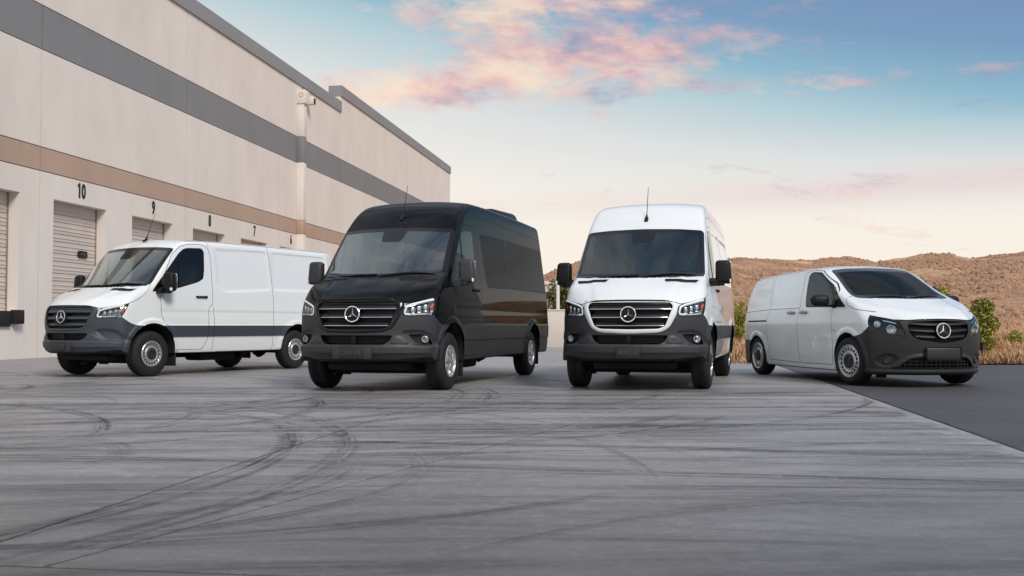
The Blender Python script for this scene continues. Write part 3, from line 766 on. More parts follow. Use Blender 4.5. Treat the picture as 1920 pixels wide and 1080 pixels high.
    plate(root, 1.068, .515, cfg['plate'], bracket=cfg.get('bracket'))
    # mirrors
    for s_ in (1, -1):
        M = Matrix.Translation((-.22, s_ * 1.130, 1.60)) @ Matrix.Rotation(s_ * R(6), 4, 'Z')
        def tp(c): k_ = (c.z + .17) / .34; return (c.x * (1 - .15 * k_), c.y * (1 - .10 * k_) - s_ * .012 * k_, c.z)
        b = MB(); b.box((0, 0, .0), (.15, .225, .325), .050, M, 4, tp); mo = b.build('mirror', black_pl if cfg.get('mirror') is None else cfg['mirror'], root, sharp=60)
        b = MB(); b.box((-.065, 0, .01), (.03, .19, .27), .01, M); b.build('mirror_glass', chrome, mo)
        b = MB(); b.prism([(-.10, 1.44), (.06, 1.40), (.06, 1.47), (.0, 1.50), (-.10, 1.52)], lambda a, c, d_: (a - .14, s_ * d_, c), .93, 1.07); b.box((-.22, s_ * 1.06, 1.45), (.13, .16, .085), .025); b.build('mirror_arm', black_pl if cfg.get('mirror') is None else cfg['mirror'], mo)
        b = MB(); b.box((-.16, s_ * 1.225, 1.475), (.05, .02, .05), .006); b.build('mirror_indicator', drl_m, mo)
    # roof antenna
    za = 2.385 if high else 2.388; xa = -.635 if high else -.69
    if high: za = 2.40
    xa = float(Xw(za)) + .005 if high else xa
    b = MB(); b.box((0, 0, 0), (.11, .055, .035), .016, Matrix.Translation((xa, 0, za)) @ Matrix.Rotation(R(42 if high else 25), 4, 'Y'), 3)
    b.tube([(xa - .01, 0, za + .01), (xa - .05, 0, za + .075)], [.020, .012], 8); an = b.build('antenna', black_pl, root)
    b = MB(); tip = (xa - .22, 0, za + .50) if cfg.get('whip') is None else cfg['whip'](xa, za); b.tube([(xa - .045, 0, za + .07), tuple(np.array((xa - .045, 0, za + .07)) * .65 + np.array(tip) * .35), tip], [.007, .005, .0035], 6); b.build('antenna_whip', black_pl, an)
    # wipers
    def xws(yy, zz): return float(Xw(zz)) - float(Cw(zz)) * yy * yy
    for y0, y1 in ((.05, .78), (-.70, .02)):
        b = MB(); P = [(xws(q, 1.518 + hz_) + .022, q, 1.518 + hz_) for q, hz_ in [(y0 + (y1 - y0) * u, .055 * math.sin(u * 2.4) if y0 > 0 else .03 * u) for u in np.linspace(0, 1, 9)]]; b.tube(P, .010, 6); w_ = b.build('wiper', black_pl, wsh)
    # cowl strip under the glass
    b = MB(); b.tube([(xws(q, 1.50) + .012, q, 1.497 + .035 * (q / .88) ** 2) for q in np.linspace(-.88, .88, 15)], .013, 6); b.build('cowl_strip', black_pl, wsh)
    # wheels
    st = cfg['wheels']
    for s_ in (1, -1):
        for xx in (0, -WB): wheel(root, xx, s_, .965, .384, st, .235, .215, cfg.get('steer', 0) if xx == 0 else 0)
        b = MB(); b.box((-.53, s_ * .84, .31), (.02, .24, .30), .006); b.build('mud_flap', under_m, root)
        b = MB(); b.box((-WB - .53, s_ * .84, .33), (.02, .24, .32), .006); b.build('mud_flap', under_m, root)
    b = MB(); b.tube([(-WB, -.8, .36), (-WB, .8, .36)], .05, 8); b.lathe([(-.14, .01), (-.12, .09), (0, .15), (.12, .09), (.14, .01)], 16, 'y', Matrix.Translation((-WB, 0, .36))); b.build('rear_axle', under_m, root)
    b = MB(); b.box((.15, 0, .33), (.9, 1.1, .10), .03); b.box((-.02, 0, .25), (.12, 1.5, .08), .02); b.build('front_subframe', under_m, root)
    b = MB(); b.box((-1.9, .40, .30), (.9, .4, .16), .05); b.box((-2.7, -.35, .30), (.7, .35, .14), .05); b.tube([(-.8, -.2, .30), (-3.3, -.2, .30)], .04, 8); b.build('fuel_tank', under_m, root)
    for s_ in (1, -1):
        b = MB(); b.box((XR + .03, s_ * .93, 1.05), (.08, .08, .55), .02); b.build('tail_light', red_l, root)
    # cab interior
    seats_dash(root, 1.02, .02, 1.44, .86, -.62, cfg.get('bulk'), 2.30)
    k = (np.isin(lab, ['body', 'door', 'gap']) & (cx > (-1.45 if not cfg.get('glazed') else XR)) & (cx < .2) & (cz > 1.0)); v, n_, t = sub(V1, N, T, k)
    mkobj('interior_lining', v - n_ * .022, t[:, ::-1].copy(), trim_m, root)
    k = (np.isin(lab, ['hood'])); v, n_, t = sub(V1, N, T, k)
    if cfg.get('extra'): cfg['extra'](root, Rf, Sz, XR)
    return root

# ------------------------------------------------------------------ mid-size van
def mid_van(name, loc, yaw, label, cat):
    root = empty(name, (loc[0], loc[1], 0), R(yaw), label, cat)
    paint, clad = white_paint, clad_dark
    XF, XRW = .09, -3.12
    Xn = spl([.10, .19, .24, .32, .42, .55, .68, .80, .88, .93, .97, 1.05], [.90, .955, .985, 1.005, 1.020, 1.034, 1.040, 1.036, 1.015, .985, .945, .84], .018)
    Hc = spl([-.5, .20, .55, .85, .98, 1.08], [1.49, 1.252, 1.135, 1.02, .948, .87], .05)
    Xw = spl([.9, 1.25, 1.5, 1.75, 2.1], [.82, .205, -.285, -.82, -1.62], .08)
    Cw = spl([1.0, 1.27, 1.73, 2.0], [.48, .46, .32, .22], .08)
    Rf = spl([-6, -3.8, -2.6, -1.3, 0], [1.60, 1.72, 1.79, 1.812, 1.80], .3)
    Sz = spl([.0, .17, .35, .42, .62, .68, .92, .97, 1.1, 1.3, 1.5, 1.7, 1.9], [.83, .875, .895, .905, .915, .925, .934, .927, .915, .88, .825, .755, .67], .022)
    Sx = spl([-6, -3.9, -3.2, -2.4, -.5, .1, .5, .8, 1.1], [.09, .035, .012, 0, 0, .012, .028, .055, .10], .15)
    Xr = spl([.0, .2, .6, 1.0, 1.35, 1.6, 1.9], [-3.86, -3.86, -3.81, -3.75, -3.69, -3.58, -3.40], .06)
    def Fn(x, y, z):
        ay = np.abs(y)
        fr = (x - (Xn(z) - .50 * (ay / .93) ** 2.3)) * .92
        hd = (z - (Hc(x) - .085 * ay * ay)) * .93
        ws = (x - (Xw(z) - Cw(z) * ay * ay)) * .46
        f = smax(fr, smin(hd, ws, .05), .08)
        f = smax(f, z - (Rf(x) - .05 * (ay / .7) ** 2.5), .20)
        f = smax(f, ay - (Sz(z) - Sx(x)), .11)
        f = smax(f, Xr(z) + .05 * ay * ay - x, .12)
        return smax(f, .185 - z, .05)
    gx = axis_grid((-4.0, -.6, .042), (-.6, .0, .026), (.0, 1.1, .0155))
    gyh = axis_grid((0, .85, .026), (.85, 1.0, .019)); gy = np.concatenate([-gyh[:0:-1], gyh])
    gz = axis_grid((.08, 1.10, .0155), (1.10, 1.4, .021), (1.4, 1.95, .026))
    V, T = surface_nets(Fn, gx, gy, gz); V = project(Fn, V)
    WS = rnd(mir([(0, 1.250), (.5, 1.258), (.745, 1.272), (.640, 1.715), (.4, 1.742), (0, 1.752)]), .05)
    GR = rnd(mir([(0, .928), (.43, .912), (.46, .87), (.448, .765), (.41, .705), (.33, .660), (0, .612)]), .03)
    HL = rnd([(.925, 1.035), (.88, .875), (.66, .750), (.490, .700), (.545, .912), (.75, .978)], .018)
    INT = rnd(mir([(0, .425), (.25, .427), (.40, .415), (.48, .37), (.555, .288), (0, .285)]), .025)
    POD = chaikin([(.785, .375), (.70, .448), (.60, .412), (.61, .315), (.74, .310)], 2)
    DOOR = rnd([(-.352, 1.13), (-.387, .965), (-.360, .756), (-.412, .30), (-.45, .275), (-1.47, .265), (-1.515, .32), (-1.518, .55), (-1.523, .95), (-1.445, 1.147), (-1.45, 1.40), (-1.505, 1.715), (-1.30, 1.738), (-1.0, 1.718), (-.52, 1.508), (-.30, 1.365), (-.33, 1.2)], .05)
    WIN = rnd([(-1.385, 1.67), (-1.30, 1.712), (-1.0, 1.692), (-.52, 1.480), (.02, 1.128), (-1.25, 1.148)], .04)
    lines = [('v', [(-2.663, 1.75), (-2.59, 1.434), (-2.54, 1.166), (-2.69, .98), (-2.70, .687), (-2.635, .30)]), ('h', [(-3.6, 1.095), (-2.6, 1.130), (-1.45, 1.140)]), ('h', [(-3.45, 1.66), (-2.65, 1.715), (-1.5, 1.752)]), ('h', [(-2.64, .285), (-1.5, .265)])]
    ZF = spl([0, .25, .47, .60, .75, .93, 1.1], [.942, .937, .925, .942, .985, 1.052, 1.12], .012)
    ZE = spl([-.06, -.02, .08, .25, .55, .7], [1.30, 1.235, 1.15, 1.10, 1.052, 1.03], .012)
    ZB = spl([-.5, .25, .38, .48, .56, .62, .68, 1.2], [.70, .70, .725, .755, .81, .885, 1.2, 1.3], .01)
    AF = (XF, .355, .405); AR = (XRW, .32, .372)
    far = .12
    def fields(P):
        x, y, z = P.T; ay = np.abs(y); D = {}
        front = x > .2
        def fy(poly, cond): g = np.full(len(x), far); g[cond] = sdf(y[cond], z[cond], poly); return g
        def fa(poly, cond): g = np.full(len(x), far); g[cond] = sdf(ay[cond], z[cond], poly); return g
        def fs(poly): g = np.full(len(x), far); c = ay > .45; g[c] = sdf(x[c], z[c], poly); return g
        D['ws'] = fy(WS, x > -1.3); D['gr'] = fy(GR, front); D['hl'] = np.maximum(fa(HL, x > .35), np.clip((.535 + (1.04 - z) * .35) - x, -far, far) * .8)
        D['int'] = fy(INT, front); D['pod'] = fa(POD, front)
        D['hood'] = np.where((x > -.06) & (z > .85), np.where(x > .55, z - ZF(ay), z - ZE(x)), -far)
        D['bump'] = z - np.where(x > -.2, ZB(x), .70); D['rb'] = np.maximum(z - .605, x + 3.2)
        D['door'] = fs(DOOR); D['win0'] = fs(WIN)
        D['rail'] = fs([(-3.52, .918), (-3.52, .945), (-2.70, .952), (-2.70, .926)])
        for i, L in enumerate(lines): D['line%d' % i] = lfield(L, x, ay, z)
        for k, (cx, cz, r) in (('af', AF), ('ar', AR)): D[k] = np.maximum(np.hypot(x - cx, z - cz) - r, .50 - ay)
        return D
    G = .0042
    cuts = [('af', 0), ('ar', 0), ('bump', 0), ('rb', 0), ('ws', 0), ('ws', -.045), ('ws', .007), ('gr', 0), ('hl', 0), ('hl', .009), ('int', 0), ('pod', 0), ('hood', G), ('hood', -G), ('door', G), ('door', -G), ('win0', 0), ('win0', -.018), ('rail', 0)]
    for i in range(len(lines)): cuts += [('line%d' % i, G), ('line%d' % i, -G)]
    for k, o in cuts: V, T = split(V, T, fields(V)[k] - o)
    D = fields(V); N0 = vnormals(V, T); x, y, z = V.T; ay = np.abs(y)
    disp = np.zeros(len(V)); side = ay > .6
    fx = sstep(.30, .50, x)
    lip = spl([.15, .20, .225, .245, .27, .5], [.012, .018, .018, 0, 0, 0], .004); disp += fx * lip(z)
    def soft(poly, w):
        c = (x > .25); g = np.full(len(x), far); g[c] = sdf(ay[c], z[c], poly); return sstep(w / 2, -w / 2, g)
    disp += .016 * soft(rnd([(0, .462), (.30, .462), (.46, .43), (.55, .36), (.66, .275), (0, .27)], .05), .022) * (1 - 0)
    disp -= .014 * soft(chaikin([(.82, .375), (.71, .47), (.57, .43), (.58, .295), (.76, .290)], 2), .03)
    hoodm = (x > .0) & (D['hood'] > 0) & (D['ws'] > .01); disp += np.where(hoodm, .012 * sstep(.60, .50, ay) * sstep(.0, .15, x), 0)
    for cx, cz, r in (AF, AR):
        q = np.hypot(x - cx, z - cz) - r; disp += np.where(ay > .7, .020 * sstep(.075, .05, q) * sstep(.19, .26, z), 0)
    for poly in ([(-3.44, 1.53), (-3.30, 1.585), (-2.72, 1.655), (-2.62, 1.18), (-3.54, 1.13)], [(-2.60, 1.665), (-1.55, 1.718), (-1.50, 1.17), (-2.50, 1.165)]):
        g = np.full(len(x), far); g[side] = sdf(x[side], z[side], rnd(poly, .07)); disp -= .014 * sstep(.016, -.016, g)
    V1 = V + N0 * disp[:, None]; N = vnormals(V1, T)
    C = V[T].mean(1); D = fields(C); cx, cy, cz = C.T; n0 = N0[T].mean(1)
    lab = np.full(len(T), 'body', dtype='U16'); done = np.zeros(len(T), bool)
    def put(nm, m): k = m & ~done; lab[k] = nm; done[k] = True
    put('x', (D['af'] < 0) | (D['ar'] < 0))
    put('frit', (D['ws'] < 0) & (D['ws'] > -.045)); put('ws', D['ws'] < 0); put('gap', D['ws'] < .007)
    put('rim0', (D['win0'] < 0) & (D['win0'] > -.018)); put('glass0', D['win0'] < 0)
    put('underbody', (n0[:, 2] < -.6) & (cz < .28))
    put('gr', D['gr'] < 0); put('hl', D['hl'] < 0); put('gap', D['hl'] < .009)
    put('gap', (np.abs(D['hood']) < G) & (cx > -.06) & (cz > .85) & (n0[:, 0] > -.5))
    put('hood', (D['hood'] > 0) & (cx > -.06) & (cz > .85) & (D['ws'] > 0))
    put('int', D['int'] < 0); put('pod', D['pod'] < 0); put('rail', D['rail'] < 0)
    put('gap', np.abs(D['door']) < G)
    put('bumper', (cx > .05) & (D['bump'] < 0)); put('rbumper', D['rb'] < 0)
    for i in range(len(lines)): put('gap', np.abs(D['line%d' % i]) < G)
    put('door', D['door'] < 0)
    def part(nm, objname, m, parent=root, mask=None):
        k = (lab == nm) if mask is None else ((lab == nm) & mask)
        if not k.any(): return None
        v, n, t = sub(V1, N, T, k); return mkobj(objname, v, t, m, parent, n)
    L_, R_ = cy > 0, cy < 0
    body = part('body', 'body', paint); part('gap', 'panel_gaps', gap_m, body); part('underbody', 'underbody', under_m)
    [part('rail', 'door_rail', gap_m, body, m_) for m_ in (L_, R_)]
    hood = part('hood', 'hood', paint); bump = part('bumper', 'front_bumper', clad); part('rbumper', 'rear_bumper', clad)
    wsh = part('ws', 'windshield', MATS['dark_windshield']); part('frit', 'windshield_border', gloss_black, wsh)
    for s_, m_ in ((1, L_), (-1, R_)):
        d = part('door', 'front_door', paint, root, m_); part('rim0', 'window_seal', black_pl, d, m_); part('glass0', 'window', side_g, d, m_)
        b = MB(); b.prism([(-.42, 1.44), (-.50, 1.46), (-.36, 1.12), (-.26, 1.12)], lambda a, c, dd: (a, s_ * (float(Sz(c)) + dd), c), .004, -.02); b.build('window_divider', black_pl, d)
        sy = float(Sz(1.06))
        for hx, par in ((-1.30, d), (-1.73, body)):
            b = MB(); b.lathe([(.000, .052), (.004, .050), (-.006, .044), (-.012, .001)], 24, 'y', Matrix.Translation((hx - .05, s_ * (sy - .001), 1.060)) @ Matrix.Diagonal((1.4, s_, .9, 1))); b.box((hx, s_ * (sy + .024), 1.066), (.24, .026, .042), .013, None, 3); b.box((hx + .09, s_ * (sy + .008), 1.066), (.05, .03, .04), .01); b.build('door_handle', MATS['handle_grey'], par)
        b = MB(); b.lathe([(0, .014), (.006, .012), (.006, .001)], 12, 'y', Matrix.Translation((-.30, s_ * (float(Sz(.785)) - .004), .785)) @ Matrix.Diagonal((1, s_, 1, 1))); b.build('side_marker', lampd_m, root)
    for (ax, az_, ar_) in (AF, AR):
        for s_ in (1, -1):
            b = MB(); n = 24; pr = []
            for k in range(n + 1):
                a = math.pi * (-.10 + 1.20 * k / n); pr.append((ax + (ar_ + .004) * math.cos(a), az_ + (ar_ + .004) * math.sin(a)))
            b.add([(p[0], s_ * q, p[1]) for q in (.895, .50) for p in pr], [(i, i + 1, i + n + 2, i + n + 1) for i in range(n)]); b.add([(p[0], s_ * .50, p[1]) for p in pr], [tuple(range(n + 1))]); b.build('wheel_housing', under_m, root)
    def xf(yy, zz): return float(Xn(zz)) - .50 * (abs(yy) / .93) ** 2.3
    k = lab == 'gr'; v, n_, t = sub(V1, N, T, k); hz = bucket('grille', v, t, (-.08, 0, 0), black_pl, root)
    def half(zz):
        ys = np.linspace(0, .6, 121); g = sdf(ys, np.full(121, zz), GR); m = ys[g < -.006]; return float(m.max()) if len(m) else .1
    for zz in (.862, .770, .690):
        hw = half(zz); b = MB(); P = [(xf(q, zz) - .018, q, zz + .02 * (abs(q) / .45) ** 2) for q in np.linspace(-hw, hw, 21)]
        b.sweep(P, [(0, -.012), (.008, 0), (-.002, .020), (-.022, .034), (-.030, .036), (-.022, .010), (-.014, -.012)]); b.build('grille_bar', MATS['grille_black'], hz, sharp=50)
    emblem(root, 1.045, .787, .106, R(-3))
    for s_, m_ in ((1, L_), (-1, R_)):
        k = (lab == 'hl') & m_; v, n_, t = sub(V1, N, T, k)
        h_ = bucket('headlight', v - n_ * .006, t, (-.075, -s_ * .03, 0), black_pl, root); mkobj('lens', v, t, lens_g, h_, n_)
        M = Matrix.Translation((xf(.63, .80) - .055, s_ * .625, .800)) @ Matrix.Rotation(s_ * R(20), 4, 'Z')
        b = MB(); b.lathe([(.035, .068), (.040, .064), (.02, .054), (-.01, .03), (-.015, .001)], 28, 'x', M); b.build('reflector', lamp_m, h_)
        M = Matrix.Translation((xf(.76, .875) - .06, s_ * .755, .872)) @ Matrix.Rotation(s_ * R(30), 4, 'Z')
        b = MB(); b.lathe([(.03, .050), (.033, .046), (.01, .036), (-.02, .001)], 24, 'x', M); b.build('reflector', lamp_m, h_)
        b = MB(); b.tube([(xf(a, c) - .03, s_ * a, c) for a, c in ((.57, .885), (.63, .905), (.70, .925))], .013, 6); b.build('light_guide', lamp_m, h_)
        b = MB(); b.prism([(.83, .955), (.885, .965), (.90, .895), (.87, .89)], lambda a, c, d_: (xf(a, c) - .015 - d_, s_ * (a - .012), c), .01, .03); b.build('indicator', MATS['dim_amber'], h_, smooth=False)
        k = (lab == 'pod') & m_; v, n_, t = sub(V1, N, T, k); p_ = mkobj('fog_blank', v - n_ * .004, t, clad, root, n_)
        b = MB(); b.lathe([(-.01, .050), (.006, .050), (.010, .046), (.010, .040), (.006, .036), (.006, .001)], 28, 'x', Matrix.Translation((xf(.675, .375) - .012, s_ * .672, .376)) @ Matrix.Rotation(s_ * R(38), 4, 'Z')); b.build('fog_cap', clad, p_)
    k = lab == 'int'; v, n_, t = sub(V1, N, T, k); it = bucket('lower_intake', v, t, (-.09, 0, 0), black_pl, root)
    for zz in (.32, .365, .405):
        hw = .52 - (zz - .30) * .8; b = MB(); b.sweep([(xf(q, zz) - .015, q, zz) for q in np.linspace(-hw, hw, 17)], [(0, -.006), (0, .006), (-.03, .006), (-.03, -.006)]); b.build('intake_slat', MATS['grille_black'], it)
    b = MB()
    for q in np.linspace(-.48, .48, 15): b.box((xf(q, .35) - .05, q, .352), (.03, .012, .13))
    tag(b.build('intake_ribs', MATS['grille_black'], it), kind='stuff')
    b = MB(); b.box((1.050, 0, .472), (.022, .53, .178), .028, None, 3); p = b.build('plate_holder', clad, root); b = MB()
    for yy in (-.11, .11):
        for zz in (-.03, .04): b.lathe([(.010, .007), (.0125, .006), (.0125, .0005)], 8, 'x', Matrix.Translation((1.050, yy, .475 + zz)))
    tag(b.build('screw_holes', gap_m, p), kind='stuff')
    for s_ in (1, -1):
        M = Matrix.Translation((-.42, s_ * 1.09, 1.235)) @ Matrix.Rotation(s_ * R(8), 4, 'Z')
        b = MB(); b.box((0, 0, 0), (.16, .27, .185), .070, M, 4, lambda c: (c.x * (1.0 if c.y * s_ < 0 else .75), c.y, c.z * (1 if c.y * s_ < 0 else .85))); mo = b.build('mirror', black_pl, root, sharp=60)
        b = MB(); b.box((-.065, 0, .0), (.03, .20, .13), .01, M); b.build('mirror_glass', chrome, mo)
        b = MB(); b.box((-.38, s_ * .94, 1.165), (.12, .14, .05), .02); b.build('mirror_arm', black_pl, mo)
    def xws(yy, zz): return float(Xw(zz)) - float(Cw(zz)) * yy * yy
    for y0, y1 in ((.02, .66), (-.62, -.02)):
        b = MB(); b.tube([(xws(q, 1.265 + hz_) + .03, q, 1.265 + hz_) for q, hz_ in [(y0 + (y1 - y0) * u, .03 * math.sin(u * 2.6)) for u in np.linspace(0, 1, 9)]], .010, 6); b.build('wiper', black_pl, wsh)
    b = MB(); b.tube([(xws(q, 1.25) + .012, q, 1.248 + .022 * (q / .74) ** 2) for q in np.linspace(-.73, .73, 15)], .014, 6); b.build('cowl_strip', black_pl, wsh)
    for s_ in (1, -1):
        wheel(root, XF, s_, .905, .345, 'steel', .215, .235, R(9)); wheel(root, XRW, s_, .905, .335, 'steel', .215, .225)
    b = MB(); b.tube([(XRW, -.7, .32), (XRW, .7, .32)], .045, 8); b.build('rear_axle', under_m, root)
    b = MB(); b.box((.15, 0, .22), (.8, 1.0, .10), .03); b.box((-1.6, 0, .19), (1.8, .6, .07), .03); b.box((.45, -.60, .15), (.14, .10, .06), .01); b.build('underbody_shields', under_m, root)
    for s_ in (1, -1):
        b = MB(); b.box((-3.69, s_ * .845, .95), (.07, .07, .50), .02); b.build('tail_light', red_l, root)
    seats_dash(root, .78, -.02, 1.17, .76, -.75, -1.50, 1.68, .38)
    k = (np.isin(lab, ['body', 'door', 'gap']) & (cx > -1.6) & (cx < .1) & (cz > .9)); v, n_, t = sub(V1, N, T, k); mkobj('interior_lining', v - n_ * .022, t[:, ::-1].copy(), trim_m, root)
    return root
glass('dark_windshield', (.26, .28, .28), .4); mat('handle_grey', (.22, .22, .23), .3, coat=.5); mat('dim_amber', (.28, .07, .03), .2, coat=1); mat('grille_black', (.009, .009, .010), .4, spec=.4)
def air_unit(root, Rf, Sz, XR):
    b = MB(); b.box((-4.25, .02, float(Rf(-4.2)) + .045), (1.55, 1.12, .21), .085, None, 4, lambda c: (c.x * (1 - .12 * (c.z > 0)), c.y * (1 - .1 * (c.z > 0)), c.z * (.55 if c.x > 0 and c.z > 0 else 1)))
    u = b.build('roof_air_conditioner', black_pl, root)
    for q in (-.25, .25):
        b = MB(); b.lathe([(.095, .16), (.10, .15), (.095, .001)], 20, 'z', Matrix.Translation((-4.35 + q * 1.6, .02, float(Rf(-4.2)) + .06))); b.build('fan_cover', under_m, u)
def passenger_seats(root, Rf, Sz, XR):
    air_unit(root, Rf, Sz, XR)
    for i, xx in enumerate((-1.9, -2.8, -3.7)):
        for yy in (.5, -.5):
            b = MB(); b.box((xx, yy, 1.0), (.48, .8, .15), .05); b.box((xx, yy, .70), (.3, .6, .5), .03); s = b.build('bench_seat', seat_m, root)
            b = MB(); b.box((xx - .27, yy, 1.35), (.13, .8, .66), .05); b.build('backrest', seat_m, s)
            for q in (-.2, .2): b = MB(); b.box((xx - .30, yy + q, 1.76), (.10, .25, .17), .04); b.build('headrest', seat_m, s)
CONCRETE = (.34, .325, .324); BEIGE = (.765, .70, .64); TAN = (.47, .335, .255); GREYB = (.225, .228, .236); CORN = (.27, .275, .285)

# ------------------------------------------------------------------ node helper for surfaces
class NT:
    def __init__(s, name):
        s.m = bpy.data.materials.new(name); s.m.use_nodes = True; s.t = s.m.node_tree; s.b = s.t.nodes['Principled BSDF']; MATS[name] = s.m
        s.geo = s.t.nodes.new('ShaderNodeNewGeometry'); s.pos = s.geo.outputs['Position']
    def n(s, t, **k):
        q = s.t.nodes.new(t)
        for a, b in k.items(): setattr(q, a, b)
        return q
    def link(s, a, b): s.t.links.new(a, b)
    def math(s, op, a, b=None, c=None, clamp=False):
        q = s.n('ShaderNodeMath', operation=op); q.use_clamp = clamp
        for i, v in enumerate((a, b, c)):
            if v is None: continue
            if isinstance(v, (int, float)): q.inputs[i].default_value = v
            else: s.link(v, q.inputs[i])
        return q.outputs[0]
    def mapping(s, sc=(1, 1, 1), rot=0.0, loc=(0, 0, 0), src=None):
        q = s.n('ShaderNodeMapping'); q.inputs['Scale'].default_value = sc; q.inputs['Rotation'].default_value = (0, 0, rot); q.inputs['Location'].default_value = loc
        s.link(src or s.pos, q.inputs[0]); return q.outputs[0]
    def noise(s, vec, scale, detail=6, rough=.6, dist=0.0):
        q = s.n('ShaderNodeTexNoise'); s.link(vec, q.inputs['Vector']); q.inputs['Scale'].default_value = scale; q.inputs['Detail'].default_value = detail; q.inputs['Roughness'].default_value = rough; q.inputs['Distortion'].default_value = dist
        return q.outputs[0]
    def ramp(s, fac, stops):
        q = s.n('ShaderNodeValToRGB'); e = q.color_ramp.elements
        while len(e) > 1: e.remove(e[-1])
        e[0].position = stops[0][0]; e[0].color = (*stops[0][1], 1)
        for p, c in stops[1:]: k = e.new(p); k.color = (*c, 1)
        s.link(fac, q.inputs[0]); return q.outputs[0]
    def rng(s, v, a, b, c=0.0, d=1.0):
        q = s.n('ShaderNodeMapRange'); q.clamp = True
        s.link(v, q.inputs[0])
        for i, x in enumerate((a, b, c, d)): q.inputs[i + 1].default_value = x
        return q.outputs[0]
    def mix(s, fac, a, b, mode='MIX'):
        q = s.n('ShaderNodeMix', data_type='RGBA', blend_type=mode)
        if isinstance(fac, (int, float)): q.inputs[0].default_value = fac
        else: s.link(fac, q.inputs[0])
        for k, v in ((6, a), (7, b)):
            if isinstance(v, tuple): q.inputs[k].default_value = (*v, 1)
            else: s.link(v, q.inputs[k])
        return q.outputs[2]
    def bump(s, h, st, dist=.01):
        q = s.n('ShaderNodeBump'); q.inputs['Strength'].default_value = st; q.inputs['Distance'].default_value = dist; s.link(h, q.inputs['Height']); s.link(q.outputs[0], s.b.inputs['Normal'])
    def out(s, col, rough=None):
        s.link(col, s.b.inputs['Base Color'])
        if rough is not None:
            if isinstance(rough, (int, float)): s.b.inputs['Roughness'].default_value = rough
            else: s.link(rough, s.b.inputs['Roughness'])
        return s.m
FD = math.atan(.1466)                                   # the building and the slab joints run this far off the view axis
EV = Vector((math.sin(FD), math.cos(FD), 0)); EU = Vector((math.cos(FD), -math.sin(FD), 0))
def uv(u, v, z=0.0): p = EU * u + EV * v; return (p.x, p.y, z)

# ------------------------------------------------------------------ paving
q = NT('yard_concrete'); c = CONCRETE
big = q.noise(q.mapping((.10, .22, 1)), 2.2, 5, .6)
st1 = q.noise(q.mapping((.42, 1.5, 1), R(-14), (3, 1, 0)), 1.6, 8, .66, .5)
st2 = q.noise(q.mapping((.9, 3.6, 1), R(11), (9, 4, 0)), 1.4, 7, .66, .5)
st3 = q.noise(q.mapping((.16, 1.3, 1), R(7), (-5, 7, 0)), 1.9, 6, .55, .3)
def ring(cx, cy, kr, ka):
    sp = q.n('ShaderNodeSeparateXYZ'); q.link(q.mapping((1, 1, 1), 0, (-cx, -cy, 0)), sp.inputs[0])
    r = q.math('SQRT', q.math('ADD', q.math('MULTIPLY', sp.outputs[0], sp.outputs[0]), q.math('MULTIPLY', sp.outputs[1], sp.outputs[1])))
    a = q.math('ARCTAN2', sp.outputs[1], sp.outputs[0]); cb = q.n('ShaderNodeCombineXYZ'); q.link(q.math('MULTIPLY', r, kr), cb.inputs[0]); q.link(q.math('MULTIPLY', a, ka), cb.inputs[1])
    return r, cb.outputs[0]
r1, rv1 = ring(-7.2, 10.6, 4.2, 1.1); arc1 = q.math('MULTIPLY', q.rng(q.noise(rv1, 1.0, 5, .6), .50, .66), q.rng(r1, 5.2, 3.6))
r2, rv2 = ring(-10.5, 16.5, 5.0, 1.5); arc2 = q.math('MULTIPLY', q.rng(q.noise(rv2, 1.0, 5, .6), .50, .64), q.rng(r2, 7.0, 4.5))
marks = q.math('MAXIMUM', q.math('MAXIMUM', q.math('MULTIPLY', q.rng(st1, .52, .64), .50), q.math('MULTIPLY', q.rng(st2, .55, .66), .40)), q.math('MULTIPLY', q.rng(st3, .51, .63), .50))
marks = q.math('MAXIMUM', marks, q.math('MAXIMUM', q.math('MULTIPLY', arc1, .8), q.math('MULTIPLY', arc2, .8)))
fine = q.noise(q.pos, 55, 4, .7); grit = q.noise(q.pos, 240, 2, .6)
brk = q.rng(q.noise(q.mapping((2.2, 7, 1)), 3.0, 6, .7), .30, .62)
mk = q.math('MULTIPLY', q.math('MULTIPLY', marks, q.math('ADD', q.math('MULTIPLY', brk, .7), .3)), .88)
col = q.ramp(big, [(.3, tuple(v * .82 for v in c)), (.7, tuple(v * 1.12 for v in c))])
sp_ = q.n('ShaderNodeSeparateXYZ'); q.link(q.pos, sp_.inputs[0]); near_fade = q.math('ADD', sp_.outputs[1], q.math('MULTIPLY', q.noise(q.mapping((.25, .5, 1)), 1.3, 6, .65), 4.0))
lite = q.rng(q.noise(q.mapping((.8, 2.2, 1), R(-9), (20, 3, 0)), 1.7, 8, .68, .4), .53, .70)
col = q.mix(q.math('MULTIPLY', lite, .55), col, tuple(v * 1.45 for v in c))
col = q.mix(mk, col, (.040, .039, .040))
col = q.mix(q.math('MULTIPLY', q.rng(fine, .40, .62), .42), col, tuple(v * .50 for v in c)); col = q.mix(q.math('MULTIPLY', q.rng(q.noise(q.pos, 14, 5, .75), .52, .66), .35), col, tuple(v * 1.7 for v in c))
col = q.mix(q.rng(near_fade, 9.0, 4.8, 0.0, .80), col, tuple(v * .11 for v in c))  # painted fall-off: foreground shade put into the colour, darkening towards the camera
q.bump(q.math('ADD', q.math('MULTIPLY', fine, .6), q.math('MULTIPLY', grit, .5)), .16, .006)
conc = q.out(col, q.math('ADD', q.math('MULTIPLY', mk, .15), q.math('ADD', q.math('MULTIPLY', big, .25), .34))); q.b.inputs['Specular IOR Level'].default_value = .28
q = NT('asphalt'); big = q.noise(q.mapping((.2, .5, 1)), 2, 5); fine = q.noise(q.pos, 70, 4, .7); grit = q.noise(q.pos, 260, 2)
